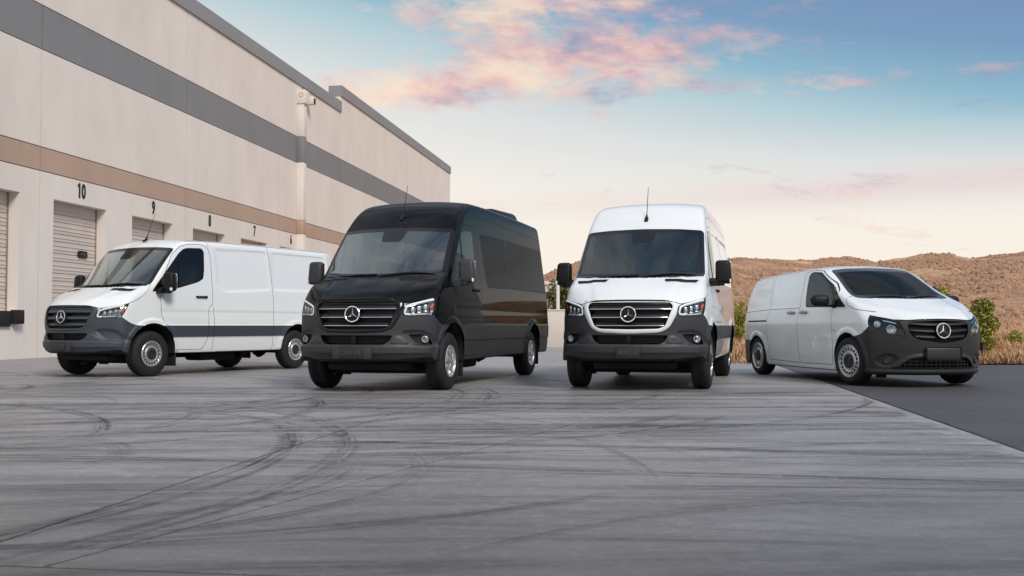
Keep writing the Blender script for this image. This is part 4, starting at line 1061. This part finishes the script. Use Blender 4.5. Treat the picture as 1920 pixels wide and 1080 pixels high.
st = q.rng(q.noise(q.mapping((.35, 2.6, 1), R(-8)), 1.7, 6, .6), .5, .72)
col = q.ramp(big, [(.3, (.052, .052, .055)), (.7, (.080, .079, .081))]); col = q.mix(q.math('MULTIPLY', st, .35), col, (.14, .138, .14)); col = q.mix(q.math('MULTIPLY', q.rng(fine, .45, .75), .35), col, (.02, .02, .021))
q.bump(q.math('ADD', fine, grit), .5, .01); asph = q.out(col, .62)
dirt = mat('joint_dirt', (.03, .027, .024), .9)
g = mkobj('ground', [(-400, -60, -.06), (600, -60, -.06), (600, 900, -.06), (-400, 900, -.06)], [(0, 1, 2, 3)], mat('dry_earth', (.30, .20, .12), .95, var=.3, vscale=.3)); g['kind'] = 'structure'
jb = mkobj('slab_bed', [uv(-17, -8, -.03), uv(2.44, -8, -.03), uv(2.44, 40, -.03), uv(-17, 95, -.03)], [(0, 1, 2, 3)], dirt); jb['kind'] = 'structure'
a = mkobj('asphalt_lot', [uv(2.452, -8, -.006), uv(30, -8, -.006), (30, 23.4, -.006), (21, 22.9, -.006), (12, 22.8, -.006), (5.2, 22.6, -.006), uv(2.452, 40, -.006)], [tuple(range(7))], asph); a['kind'] = 'structure'
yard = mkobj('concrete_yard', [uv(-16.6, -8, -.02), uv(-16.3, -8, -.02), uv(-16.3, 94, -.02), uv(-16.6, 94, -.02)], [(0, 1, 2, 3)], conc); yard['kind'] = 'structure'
us = [-16.39, -12.2, -7.4, -2.62, 2.44]; vs_ = [-8, 3.42, 15.9, 28.2, 40.5]
def slab(u0, u1, v0, v1, t0=None, t1=None):
    t0 = u0 if t0 is None else t0; t1 = u1 if t1 is None else t1; gp = .012; e = .009
    ring_ = lambda g_: [(u0 + g_, v0 + g_), (u1 - g_, v0 + g_), (t1 - g_, v1 - g_), (t0 + g_, v1 - g_)]
    P, Q = ring_(gp), ring_(gp + e)
    V = [uv(*p, -.028) for p in P] + [uv(*p, -.004) for p in P] + [uv(*p, 0) for p in Q]
    Fc = [(i, (i + 1) % 4, (i + 1) % 4 + 4, i + 4) for i in range(4)] + [(i + 4, (i + 1) % 4 + 4, (i + 1) % 4 + 8, i + 8) for i in range(4)] + [(8, 9, 10, 11)]
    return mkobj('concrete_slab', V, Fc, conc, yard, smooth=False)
for i in range(4):
    for j in range(4):
        if i == 3 and j == 1:
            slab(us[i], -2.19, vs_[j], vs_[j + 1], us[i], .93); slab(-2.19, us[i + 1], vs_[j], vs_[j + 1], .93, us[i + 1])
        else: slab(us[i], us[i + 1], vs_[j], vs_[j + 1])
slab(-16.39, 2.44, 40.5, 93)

b = MB(); je = []; rj = random.Random(3)
for i in range(241):
    vv = -8 + i * .2; je.append((2.438 - rj.uniform(.004, .022), vv)); 
V_ = [uv(a_, c_, .0015) for a_, c_ in je] + [uv(2.452 + rj.uniform(.004, .03), c_, -.0015) for a_, c_ in je]
ej = mkobj('edge_joint', V_, [(i, i + 241, i + 242, i + 1) for i in range(240)], mat('tar_seal', (.012, .011, .011), .6), smooth=False); ej['kind'] = 'structure'
# tyre marks: thin rubber films laid on the slabs
q = NT('tyre_rubber'); at = q.n('ShaderNodeAttribute', attribute_name='w'); al = q.n('ShaderNodeAttribute', attribute_name='s'); ad = q.n('ShaderNodeAttribute', attribute_name='d')
ai = q.n('ShaderNodeAttribute', attribute_name='i'); cb = q.n('ShaderNodeCombineXYZ'); q.link(q.math('MULTIPLY', al.outputs['Fac'], .55), cb.inputs[0]); q.link(q.math('MULTIPLY', at.outputs['Fac'], 2.6), cb.inputs[1]); q.link(ai.outputs['Fac'], cb.inputs[2])
n_ = q.noise(cb.outputs[0], 1.0, 7, .68, .2); nf = q.noise(q.pos, 45, 4, .7)
ed = q.rng(q.math('ABSOLUTE', at.outputs['Fac']), 1.0, .35)
alp = q.math('MULTIPLY', q.math('MULTIPLY', ed, q.rng(n_, .42, .62)), q.math('MULTIPLY', ad.outputs['Fac'], q.rng(nf, .30, .60, .45, .9)))
q.link(alp, q.b.inputs['Alpha']); q.b.inputs['Base Color'].default_value = (.034, .032, .033, 1); q.b.inputs['Roughness'].default_value = .65; tyre_m = q.m
mv, mf, mw, ms, md, mi = [], [], [], [], [], []
def add_mark(cx, cy, r, a0, a1, w, d):
    n = max(6, int(abs(a1 - a0) * r / .25)); base_ = len(mv); nw = 4
    for i in range(n + 1):
        u = i / n; a_ = a0 + (a1 - a0) * u; fade = min(1, u * 4, (1 - u) * 4)
        for j in range(nw + 1):
            k = -1 + 2 * j / nw; rr_ = r + k * w / 2; X, Y = cx + rr_ * math.cos(a_), cy + rr_ * math.sin(a_)
            mv.append((X, Y, .0025)); mw.append(k); ms.append(u * abs(a1 - a0) * r); md.append(d * fade); mi.append(cx * 3.7 + cy * 1.9 + r)
    for i in range(n):
        for j in range(nw):
            p0 = base_ + i * (nw + 1) + j; P4 = [p0, p0 + nw + 1, p0 + nw + 2, p0 + 1]
            if all((Vector(mv[p]).dot(EU) < 2.40) and (Vector(mv[p]).dot(EU) > -16.2) for p in P4): mf.append(tuple(P4))
rm = random.Random(11)
for i in range(80):                                  # wide sweeps across the middle of the yard
    r = rm.uniform(14, 70) * rm.choice((1, 1, -1)); x0 = rm.uniform(-7, 4); y0 = 4.6 + 9.5 * rm.random(); L = rm.uniform(3, 10); ph = math.pi / 2 + rm.uniform(-.22, .10); w = rm.uniform(.2, .8); d = rm.uniform(.2, .75)
    R_ = abs(r); cy = y0 - R_ if r > 0 else y0 + R_; c0 = ph if r > 0 else -ph; 
    for off in ((0, 1.75) if rm.random() < .4 else (0,)): add_mark(x0, cy, R_ + (off if r > 0 else -off), c0 - L / R_ / 2, c0 + L / R_ / 2, w, d)
for i in range(75):                                  # tight turning circles by the docks
    cx, cy = rm.uniform(-9.5, -2.0), rm.uniform(5.5, 15.5); r = rm.uniform(1.5, 7); a0 = rm.uniform(0, 6.283); sp = rm.uniform(.5, 2.2); w = rm.uniform(.14, .28); d = rm.uniform(.3, .9); add_mark(cx, cy, r, a0, a0 + sp, w, d)
    if rm.random() < .3: add_mark(cx, cy, r + .42, a0 + .1, a0 + sp - .1, w, d * .8)
for i in range(14):
    cx, cy = rm.uniform(-2, 3), rm.uniform(3, 5.5); r = rm.uniform(3, 8); a0 = rm.uniform(.8, 1.6); add_mark(cx, cy - r, r, a0, a0 + rm.uniform(.4, 1.1), rm.uniform(.15, .3), rm.uniform(.2, .5))
tm_ = mkobj('tyre_marks', mv, mf, tyre_m, smooth=False); tag(tm_, 'dark curved tyre marks smeared across the concrete yard', 'tyre marks', kind='stuff')
for nm, arr in (('w', mw), ('s', ms), ('d', md), ('i', mi)):
    at_ = tm_.data.attributes.new(nm, 'FLOAT', 'POINT'); at_.data.foreach_set('value', np.array(arr, np.float32))

# ------------------------------------------------------------------ warehouse
def plaster(name, col, k=.08):
    q = NT(name); n1_ = q.noise(q.mapping((.5, .5, .25)), 1.3, 6, .6); n2_ = q.noise(q.mapping((1, 1, .12)), 4, 5, .65); fn_ = q.noise(q.pos, 60, 4)
    c_ = q.ramp(n1_, [(.3, tuple(v * (1 - k) for v in col)), (.7, tuple(v * (1 + k * .5) for v in col))]); c_ = q.mix(q.math('MULTIPLY', q.rng(n2_, .5, .75), .16), c_, tuple(v * .72 for v in col)); q.bump(fn_, .12, .01); return q.out(c_, .8)
beige = plaster('beige_paint', BEIGE); tanp = plaster('tan_paint', TAN); greyp = plaster('grey_paint', GREYB); cap_m = plaster('cornice_grey', CORN)
doorm = mat('door_steel', (.60, .52, .475), .5, var=.08, vscale=2); dark_r = mat('dock_rubber', (.014, .013, .012), .85, var=.4, vscale=12); joint_m = mat('joint_sealant', (.26, .19, .15), .9); black_txt = mat('black_sign_paint', (.012, .012, .012), .6)
bp = uv(-16.39, 25.42 - .0); BV0 = 25.70 / math.cos(FD) * 1.0
wh = empty('warehouse', (-12.8, 25.7, 0), -FD, 'long beige concrete warehouse with grey and tan bands and numbered dock doors', 'building')
# local frame: +y along the facade away from the camera, +x out of the wall
Z1a, Z1b, Z2a, Z2b = 4.99, 5.63, 8.25, 9.44
joints = [-16.0, -7.0, 1.6, 10.05, 18.75, 27.3, 36.0, 45.3, 54.9]
doors = [(-.60, '11'), (3.58, '10'), (7.77, '9'), (11.98, '8'), (16.15, '7'), (20.3, '6')]
DW, DH0, DH1 = 1.345, 1.22, 4.30
def wbox(b, x0, x1, y0, y1, z0, z1): b.box(((x0 + x1) / 2, (y0 + y1) / 2, (z0 + z1) / 2), (x1 - x0, y1 - y0, z1 - z0))
b = MB(); wbox(b, -24, -.42, -15.9, 54.7, 0, 11.9); b.build('core', mat('core_dark', (.2, .18, .17), .9), wh, smooth=False)
for k in range(len(joints) - 1):
    y0, y1 = joints[k] + .022, joints[k + 1] - .022; top = 12.4 if k < 5 else 13.25; g_ = .012
    ds = [d for d, _ in doors if y0 < d < y1]
    b = MB(); pt = -.40
    cuts_ = [y0]
    for d in ds: cuts_ += [d - DW, d + DW]
    cuts_ += [y1]
    for i in range(0, len(cuts_), 2): wbox(b, pt, 0, cuts_[i], cuts_[i + 1], 0, Z1a - g_)
    for d in ds: wbox(b, pt, -.001, d - DW, d + DW, DH1, Z1a - g_ - .001); wbox(b, pt, -.001, d - DW, d + DW, 0, DH0)
    b.build('lower_panel', beige, wh, smooth=False)
    b = MB(); wbox(b, pt, 0, y0, y1, Z1a + g_, Z1b - g_); b.build('tan_band', tanp, wh, smooth=False)
    b = MB(); wbox(b, pt, 0, y0, y1, Z1b + g_, Z2a - g_); b.build('middle_panel', beige, wh, smooth=False)
    b = MB(); wbox(b, pt, 0, y0, y1, Z2a + g_, Z2b - g_); b.build('grey_band', greyp, wh, smooth=False)
    b = MB(); wbox(b, pt - .2, 0, y0, y1, Z2b + g_, top - .55); b.build('upper_panel', beige, wh, smooth=False)
    b = MB(); wbox(b, pt - .25, .07, y0 - .022 + (.0 if k != 5 else .002), y1 + .019, top - .55, top); b.build('cornice', cap_m, wh, smooth=False)
    b = MB(); wbox(b, pt - .2, -.035, y1 - .002, y1 + .046, 0, top - .6); b.build('panel_joint', joint_m, wh, smooth=False)
    b = MB()
    for zz in (Z1a, Z1b, Z2a, Z2b): wbox(b, pt, -.018, y0, y1, zz - .014, zz + .014)
    tag(b.build('band_reveals', dark_r, wh, smooth=False), kind='stuff')
for (d, num) in doors:
    dr = MB(); wbox(dr, -.40, -.37, d - DW, d + DW, DH0, DH1); dr = dr.build('dock_door', doorm, wh, smooth=False)
    zz = DH0; i = 0
    while zz < DH1 - .05:
        hgt = .335 if i % 2 == 0 else .215; z1 = min(zz + hgt, DH1); b = MB(); wbox(b, -.375, -.335, d - DW + .03, d + DW - .03, zz + .011, z1 - .011)
        for rz in ((.33, .66) if i % 2 == 0 else (.5,)):
            zc_ = zz + (z1 - zz) * rz; b.prism([(-.336, zc_ - .022), (-.318, zc_ - .010), (-.318, zc_ + .010), (-.336, zc_ + .022)], lambda a_, c_, t_: (a_, t_, c_), d - DW + .04, d + DW - .04)
        b.build('door_slat', doorm, dr, smooth=False); zz = z1; i += 1
    b = MB(); b.box((-.325, d + .62, 2.92), (.03, .46, .20), .05, None, 3); b.build('door_window', gloss_black, dr)
    for s_ in (-1, 1): b = MB(); b.box((-.35, d + s_ * (DW - .018), (DH0 + DH1) / 2), (.09, .035, DH1 - DH0), .006); b.build('door_track', mat('track_steel', (.25, .22, .20), .5, metal=.3), dr)
    if d < 12:
        b = MB(); b.box((.035, d, 1.03), (.07, 1.95, .40), .01); b.build('dock_leveller_plate', dark_r, wh)
        for s_ in (-1, 1): b = MB(); b.box((.09, d + s_ * 1.20, 1.08), (.18, .34, .36), .02); b.box((.19, d + s_ * 1.20, 1.08), (.03, .26, .26), .01); b.build('dock_bumper', dark_r, wh)
    if num in ('10', '9', '8', '7', '6'):
        V_, F_ = text_mesh(num, .56, .006, .022, 1.0); M_ = Matrix.Translation((.004, d + .0, 4.67)) @ Matrix(((0, 0, 1, 0), (1, 0, 0, 0), (0, 1, 0, 0), (0, 0, 0, 1))) @ Matrix.Diagonal((.74, 1, 1, 1))
        b = MB(); b.add(V_, F_, M_)
        if num == '10':
            l_ = min(v.x for v in V_); t_ = max(v.y for v in V_); b.prism([(l_ + .03, t_), (l_ - .005, t_ - .03), (l_ - .075, t_ - .06), (l_ - .075, t_ - .125), (l_ + .03, t_ - .095)], lambda a_, c_, d_: (a_, c_, d_), -.006, .0062, M_)
        b.build('bay_number', black_txt, wh, smooth=False)
ds_ = 21.15
for nm, z0, z1, m_ in (('downspout', 0, Z1a, beige), ('downspout', Z1a, Z1b, tanp), ('downspout', Z1b, Z2a, beige), ('downspout', Z2a, Z2b, greyp), ('downspout', Z2b, 10.95, beige)):
    b = MB(); b.box((.16, ds_, (z0 + z1) / 2), (.316, .40, z1 - z0 - .006), .012); b.build(nm, m_, wh)
b = MB(); b.box((.20, ds_, 11.25), (.40, .50, .62), .015); dh = b.build('downspout_head', beige, wh); b = MB(); b.lathe([(.0, .10), (.02, .10), (.02, .085), (-.02, .08), (-.02, .001)], 16, 'y', Matrix.Translation((.2, ds_ - .25, 11.33)) @ Matrix.Rotation(math.pi, 4, 'Z')); b.build('overflow_hole', tanp, dh)
b = MB(); b.box((.22, ds_ + .95, 11.30), (.40, .30, .36), .03, Matrix.Identity(4)); b.tube([(0, ds_ + .95, 11.2), (.2, ds_ + .95, 11.2)], .04, 8); fl = b.build('flood_light', beige, wh); b = MB(); b.box((.425, ds_ + .95, 11.28), (.012, .24, .26), .004); b.build('lamp_glass', dark_r, fl)

# ------------------------------------------------------------------ hills
def vnoise(x, y, seed=0):
    xi, yi = np.floor(x).astype(int), np.floor(y).astype(int); fx, fy_ = x - xi, y - yi; fx = fx * fx * (3 - 2 * fx); fy_ = fy_ * fy_ * (3 - 2 * fy_)
    def h(a, b_): n = (a * 374761393 + b_ * 668265263 + seed * 974711) & 0x7fffffff; n = ((n ^ (n >> 13)) * 1274126177) & 0x7fffffff; return ((n ^ (n >> 16)) & 0xffff) / 65535.
    return (h(xi, yi) * (1 - fx) + h(xi + 1, yi) * fx) * (1 - fy_) + (h(xi, yi + 1) * (1 - fx) + h(xi + 1, yi + 1) * fx) * fy_
def fbm(x, y, o=4, seed=0):
    r = 0; a_ = .5
    for i in range(o): r = r + a_ * (vnoise(x * 2 ** i, y * 2 ** i, seed + i) - .5); a_ *= .5
    return r
RA = [-.3, 0, .034, .057, .075, .11, .21, .2435, .29, .327, .353, .384, .407, .427, .447, .4725, .497, .56, .65, .8]; RY = [560, 530, 508, 491, 484, 478, 480, 481, 485, 477, 487, 477, 469, 468.5, 478, 473, 468, 465, 472, 480]
def ground_z(X, Y):
    X = np.asarray(X, float); Y = np.asarray(Y, float)
    a_ = X / np.maximum(Y, 1); zr = .858 + (610.5 - np.interp(a_, RA, RY)) / 1930 * 215
    base_ = .95 * sstep(23.5, 44, Y) + .15 * fbm(X * .2, Y * .2, 3, 3) * sstep(24, 32, Y)
    t = np.clip((Y - 50) / 165, 0, 1); hill = (zr - 1.2) * t ** 1.12; back = np.clip((Y - 215) / 90, 0, 1); hill = hill * (1 - back * back)
    g1 = fbm(X * .055 + 2.1, Y * .026, 5, 11); g2 = fbm(X * .25, Y * .16, 4, 29)
    sh = np.clip(t * 3, 0, 1) * (1 - back)
    z = base_ + hill + sh * (g1 * 7.5 * (1 - .82 * t) * np.clip(t * 2.2, 0, 1) + g2 * 1.3) - .3 * sh
    left = sstep(6.4, 4.4, X) * sstep(42.5, 40.5, Y)
    return z * (1 - left) - .055 * 1 - .3 * left * sstep(24, 23, Y) + .05 * sstep(23.2, 24.5, Y)
gx_ = np.concatenate([np.arange(-40, 4, 1.5), np.arange(4, 125, .75), np.arange(125, 260, 4)]); gy_ = np.concatenate([np.arange(22.7, 50, .6), np.arange(50, 222, 1.0), np.arange(222, 320, 6)])
X_, Y_ = np.meshgrid(gx_, gy_, indexing='ij'); Z_ = ground_z(X_, Y_); nx_, ny_ = X_.shape
idx = np.arange(nx_ * ny_).reshape(nx_, ny_); Qd = np.stack([idx[:-1, :-1], idx[1:, :-1], idx[1:, 1:], idx[:-1, 1:]], -1).reshape(-1, 4)
mid = (X_[:-1, :-1] + .2).ravel(); midy = (Y_[:-1, :-1] + .25).ravel(); Qd = Qd[~((mid < 4.6) & (midy < 41))]
q = NT('dry_hill'); a1 = q.noise(q.mapping((1, .5, 1)), .07, 6, .62); a2 = q.noise(q.mapping((1, .6, 1)), .45, 7, .7); a3 = q.noise(q.pos, 2.6, 5, .75)
col = q.ramp(a1, [(.30, (.33, .18, .105)), (.42, (.52, .31, .18)), (.52, (.38, .205, .13)), (.62, (.60, .385, .225)), (.72, (.44, .25, .15))])
col = q.mix(q.math('MULTIPLY', q.rng(a2, .52, .70), .65), col, (.20, .115, .075)); col = q.mix(q.math('MULTIPLY', q.rng(a2, .46, .28), .35), col, (.62, .42, .22)); col = q.mix(q.math('MULTIPLY', q.rng(a3, .5, .75), .4), col, (.16, .10, .06))
q.bump(a3, .6, .2); hillm = q.out(col, .95)
hl_ = mkobj('hillside', np.stack([X_, Y_, Z_], -1).reshape(-1, 3), Qd, hillm); hl_['kind'] = 'structure'
# dry tufts and low scrub over the slope
def tuft_mesh(name, pts, hs, m, nb, spread, kindlabel, cat):
    n = len(pts); V = np.zeros((n, nb, 3, 3)); th = rng.random((n, nb)) * 6.283; ln = rng.random((n, nb)) * .6 + .5; sp_ = rng.random((n, nb)) * spread
    dx_, dy_ = np.cos(th), np.sin(th); w_ = .10 * hs[:, None] + .012
    bx, by = pts[:, 0:1] + dx_ * sp_ * hs[:, None] * .6, pts[:, 1:2] + dy_ * sp_ * hs[:, None] * .6; z0 = pts[:, 2:3] - .03
    V[:, :, 0] = np.stack([bx - dy_ * w_, by + dx_ * w_, z0 + 0 * bx], -1); V[:, :, 1] = np.stack([bx + dy_ * w_, by - dx_ * w_, z0 + 0 * bx], -1)
    V[:, :, 2] = np.stack([bx + dx_ * hs[:, None] * sp_ * 1.2, by + dy_ * hs[:, None] * sp_ * 1.2, z0 + hs[:, None] * ln], -1)
    o = mkobj(name, V.reshape(-1, 3), np.arange(n * nb * 3).reshape(-1, 3), m, smooth=False); tag(o, kindlabel, cat, kind='stuff'); return o
def dome_mesh(name, pts, hs, m, label, cat):
    n = len(pts); k = 6; th = np.arange(k) * 2 * np.pi / k; V = np.zeros((n, 2 * k + 1, 3)); ro = rng.random((n, 1)) * 6.28
    for ring_, (zz, rr_) in enumerate(((-.15, 1.0), (.45, .82))):
        j_ = .7 + .6 * rng.random((n, k)); V[:, ring_ * k:(ring_ + 1) * k, 0] = np.cos(th + ro) * rr_ * j_; V[:, ring_ * k:(ring_ + 1) * k, 1] = np.sin(th + ro) * rr_ * j_; V[:, ring_ * k:(ring_ + 1) * k, 2] = zz * (.7 + .6 * rng.random((n, k)))
    V[:, 2 * k, 2] = .75 + .3 * rng.random(n); V *= hs[:, None, None]; V += pts[:, None, :]
    T_ = [(i, (i + 1) % k, k + (i + 1) % k) for i in range(k)] + [(i, k + (i + 1) % k, k + i) for i in range(k)] + [(k + i, k + (i + 1) % k, 2 * k) for i in range(k)]
    Fc = (np.array(T_)[None] + (np.arange(n) * (2 * k + 1))[:, None, None]).reshape(-1, 3); o = mkobj(name, V.reshape(-1, 3), Fc, m, smooth=False); tag(o, label, cat, kind='stuff'); return o
def tuftmat(name, cols):
    q = NT(name); n_ = q.noise(q.pos, .7, 5, .65); n2_ = q.noise(q.pos, 9, 3, .6); v_ = q.math('ADD', q.math('MULTIPLY', n_, .6), q.math('MULTIPLY', n2_, .4)); return q.out(q.ramp(v_, list(zip((.3, .45, .58, .72), cols))), .9)
drym = tuftmat('dry_grass', [(.38, .22, .12), (.53, .32, .175), (.63, .42, .235), (.45, .265, .145)]); scrubm = tuftmat('brown_scrub', [(.16, .095, .065), (.30, .17, .11), (.44, .265, .16), (.24, .14, .095)])
def scatter(n, y0, y1, a0=.0, a1_=.56, xmin=4.9, pw=1.0):
    Yv = y0 + (y1 - y0) * rng.random(n) ** pw; Xv = (a0 + (a1_ - a0) * rng.random(n)) * Yv + rng.normal(0, .5, n); k = (Xv > xmin) | (Yv > 42); Xv, Yv = Xv[k], Yv[k]; return np.stack([Xv, Yv, ground_z(Xv, Yv)], 1)
P_ = scatter(9000, 23.3, 34, .15, .56, pw=1.2); tuft_mesh('dry_grass', P_, .12 + .22 * rng.random(len(P_)), drym, 6, .9, 'golden dry grass along the edge of the asphalt', 'grass')
P_ = scatter(26000, 34, 205, .0, .56, pw=.8); tuft_mesh('hill_grass', P_, .10 + .12 * rng.random(len(P_)), drym, 5, 1.1, 'dry tan grass tufts covering the hillside', 'grass')
P_ = scatter(30000, 55, 212, .0, .56, pw=.7); k = vnoise(P_[:, 0] * .13, P_[:, 1] * .07, 5) + .6 * vnoise(P_[:, 0] * .6, P_[:, 1] * .3, 9) > .70; P_ = P_[k]; dome_mesh('hill_scrub', P_, .12 + .30 * rng.random(len(P_)) ** 2, scrubm, 'low brown scrub patches on the hillside', 'scrub')
# green shrubs and a tree
def leafmat(name, cols):
    q = NT(name); n_ = q.noise(q.pos, 3.0, 3, .6); n2_ = q.noise(q.pos, 25, 2, .6); v_ = q.math('ADD', q.math('MULTIPLY', n_, .5), q.math('MULTIPLY', n2_, .5)); m_ = q.out(q.ramp(v_, list(zip((.32, .5, .66), cols))), .6); return m_
green = leafmat('shrub_leaves', [(.12, .135, .02), (.30, .29, .045), (.50, .45, .09)]); green2 = leafmat('tree_leaves', [(.05, .07, .02), (.13, .15, .05), (.26, .25, .09)])
bark = mat('bark', (.10, .07, .05), .9)
def shrub(name, c, rx, rz, nl, m, label, cat, leaf=.05, stem=.0, lobes=9):
    root = empty(name, c, 0, label, cat); L = []
    for i in range(lobes):
        a_ = rng.random() * 6.283; r_ = rx * .62 * math.sqrt(rng.random()); zz = stem + rz * (.25 + .6 * rng.random()); L.append((r_ * math.cos(a_), r_ * math.sin(a_), zz, rx * (.30 + .28 * rng.random())))
    L = np.array(L); k = rng.integers(0, lobes, nl); d_ = rng.normal(size=(nl, 3)); d_ /= np.linalg.norm(d_, axis=1)[:, None]; rad = L[k, 3] * (.45 + .6 * rng.random(nl) ** .5)
    C_ = L[k, :3] + d_ * rad[:, None] * np.array([1, 1, .95]); C_ = C_[C_[:, 2] > .03]; n = len(C_)
    u_ = rng.normal(size=(n, 3)); u_ /= np.linalg.norm(u_, axis=1)[:, None]; w_ = np.cross(u_, rng.normal(size=(n, 3))); w_ /= np.linalg.norm(w_, axis=1)[:, None]; s_ = leaf * (.6 + .8 * rng.random(n))[:, None]
    V = np.stack([C_ - u_ * s_, C_ + w_ * s_ * .5, C_ + u_ * s_, C_ - w_ * s_ * .5], 1).reshape(-1, 3); mkobj('crown', V, np.arange(n * 4).reshape(-1, 4), m, root, smooth=False)
    b = MB()
    for i in range(lobes): b.tube([(L[i, 0] * .08, L[i, 1] * .08, -.1), (L[i, 0] * .3, L[i, 1] * .3, L[i, 2] * .5), tuple(L[i, :3])], [.03 + rx * .02, .02, .008], 5)
    if stem: b.tube([(0, 0, -.1), (.02, 0, stem * .6), (0, 0, stem + rz * .4)], [.07, .055, .02], 8)
    b.build('trunk', bark, root); return root
def gz1(X, Y): return float(ground_z(np.array([X]), np.array([Y]))[0])
for (px, py_, Y, rx, rz, nl, lb) in ((1842, 0, 24.6, .46, 1.72, 6000, 'green shrub at the asphalt edge, right of the small van'), (1800, 0, 26.8, .5, 1.42, 3000, 'low green shrub peeking out behind the small van'), (1763, 0, 41, .36, 1.75, 1300, 'small upright green bush on the slope above the small van'),
        (1384, 0, 31, .75, 1.30, 3000, 'green hedge bush between the high-roof van and the small van'), (1905, 0, 30, .3, .55, 900, 'little olive bush in the dry grass at the right edge')):
    X = (px - 960) / 1930 * Y; shrub('shrub', (X, Y, gz1(X, Y) - .05), rx, rz, nl, green, lb, 'shrub', .040 if Y < 35 else .08, lobes=16)
# beyond the yard: low wall, tree, pole and an office block
wl_m = plaster('low_wall_paint', (.70, .63, .57)); lw = empty('low_wall', (0, 40.9, 0), 0, 'low pale concrete wall between the black van and the white high-roof van', 'wall')
for i in range(4):
    x0 = -6.6 + i * 2.55 + .0; b = MB(); b.box((x0 + 1.275, 0, .72), (2.53, .22, 1.46), .008); b.build('wall_panel', wl_m, lw)
b = MB(); b.box((-1.5, 0, 1.475), (10.24, .28, .05), .008); b.build('wall_cap', wl_m, lw)
ob = empty('office_block', (4.6, 74, 0), 0, 'white office block with dark window bands behind the tree', 'building'); wm = mat('office_white', (.74, .72, .70), .7, var=.06); gl_ = mat('office_glass', (.16, .20, .23), .12)
b = MB(); b.box((0, 4, 1.85), (8.4, 8, 3.9)); b.build('wall', wm, ob, smooth=False); b = MB(); b.box((0, 4, 3.92), (8.7, 8.3, .25), .03); b.build('roof', wm, ob)
for i in range(7):
    for j in range(2):
        b = MB(); b.box((-3.45 + i * 1.15, -.005, 1.25 + j * 1.45), (.92, .04, .95)); w_ = b.build('window', gl_, ob, smooth=False); b = MB(); b.box((-3.45 + i * 1.15, -.04, 1.25 + j * 1.45), (.05, .05, .95)); b.box((-3.45 + i * 1.15, -.045, 1.25 + j * 1.45), (.92, .05, .05)); b.build('mullion', wm, w_, smooth=False)
shrub('tree', (2.35, 47, .8), .95, 1.6, 3600, green2, 'leafy tree behind the low wall, in the gap between the two tall vans', 'tree', .09, .5, 14)
shrub('tree', (4.6, 50, .8), 1.2, 1.9, 3600, green2, 'wider leafy tree behind the low wall, mostly hidden by the white high-roof van', 'tree', .09, .4, 14)
b = MB(); b.lathe([(0, .09), (2.86, .075), (2.87, .001)], 12, 'z'); fp = b.build('pole', mat('pole_white', (.75, .75, .75), .5)); fp.location = (1.98, 44.5, .0); tag(fp, 'plain white pole standing in front of the tree behind the low wall', 'pole')

# ------------------------------------------------------------------ the four vans
large_van('low_roof_cargo_van', dict(wb=3.665, high=False, paint=white_paint, clad=clad_blue, plate='BT9 783', bracket=.50, bar=clad_blue, chrome=False, surround=clad_blue, wheels='steel', bulk=-1.40, fog=False),
          (-6.915, 17.83), -118.5, 'white low-roof cargo van with matt grey bumper, parked by the loading docks', 'van')
large_van('passenger_van', dict(wb=4.325, high=True, paint=black_paint, clad=clad_grey, sill=clad_grey, plate='CKW 478', bracket=.54, bar=MATS['grille_black'], chrome=True, surround=gloss_black, wheels='alloy', glazed=True, mirror=clad_grey, extra=passenger_seats),
          (-1.752, 14.087), -105.5, 'black high-roof passenger van with tinted side windows and a roof air unit', 'van')
large_van('high_roof_cargo_van', dict(wb=3.665, high=True, paint=white_paint, clad=clad_grey, plate='ADX 533', bar=MATS['grille_black'], chrome=True, surround=white_paint, wheels='steel', bulk=-1.40, ws=teal_g),
          (1.779, 14.303), -105.6, 'white high-roof cargo van seen almost head-on, right of the black van', 'van')
mid_van('compact_cargo_van', (5.767, 15.244), -79.9, 'small white cargo van with black bumper, parked on the asphalt at right', 'van')
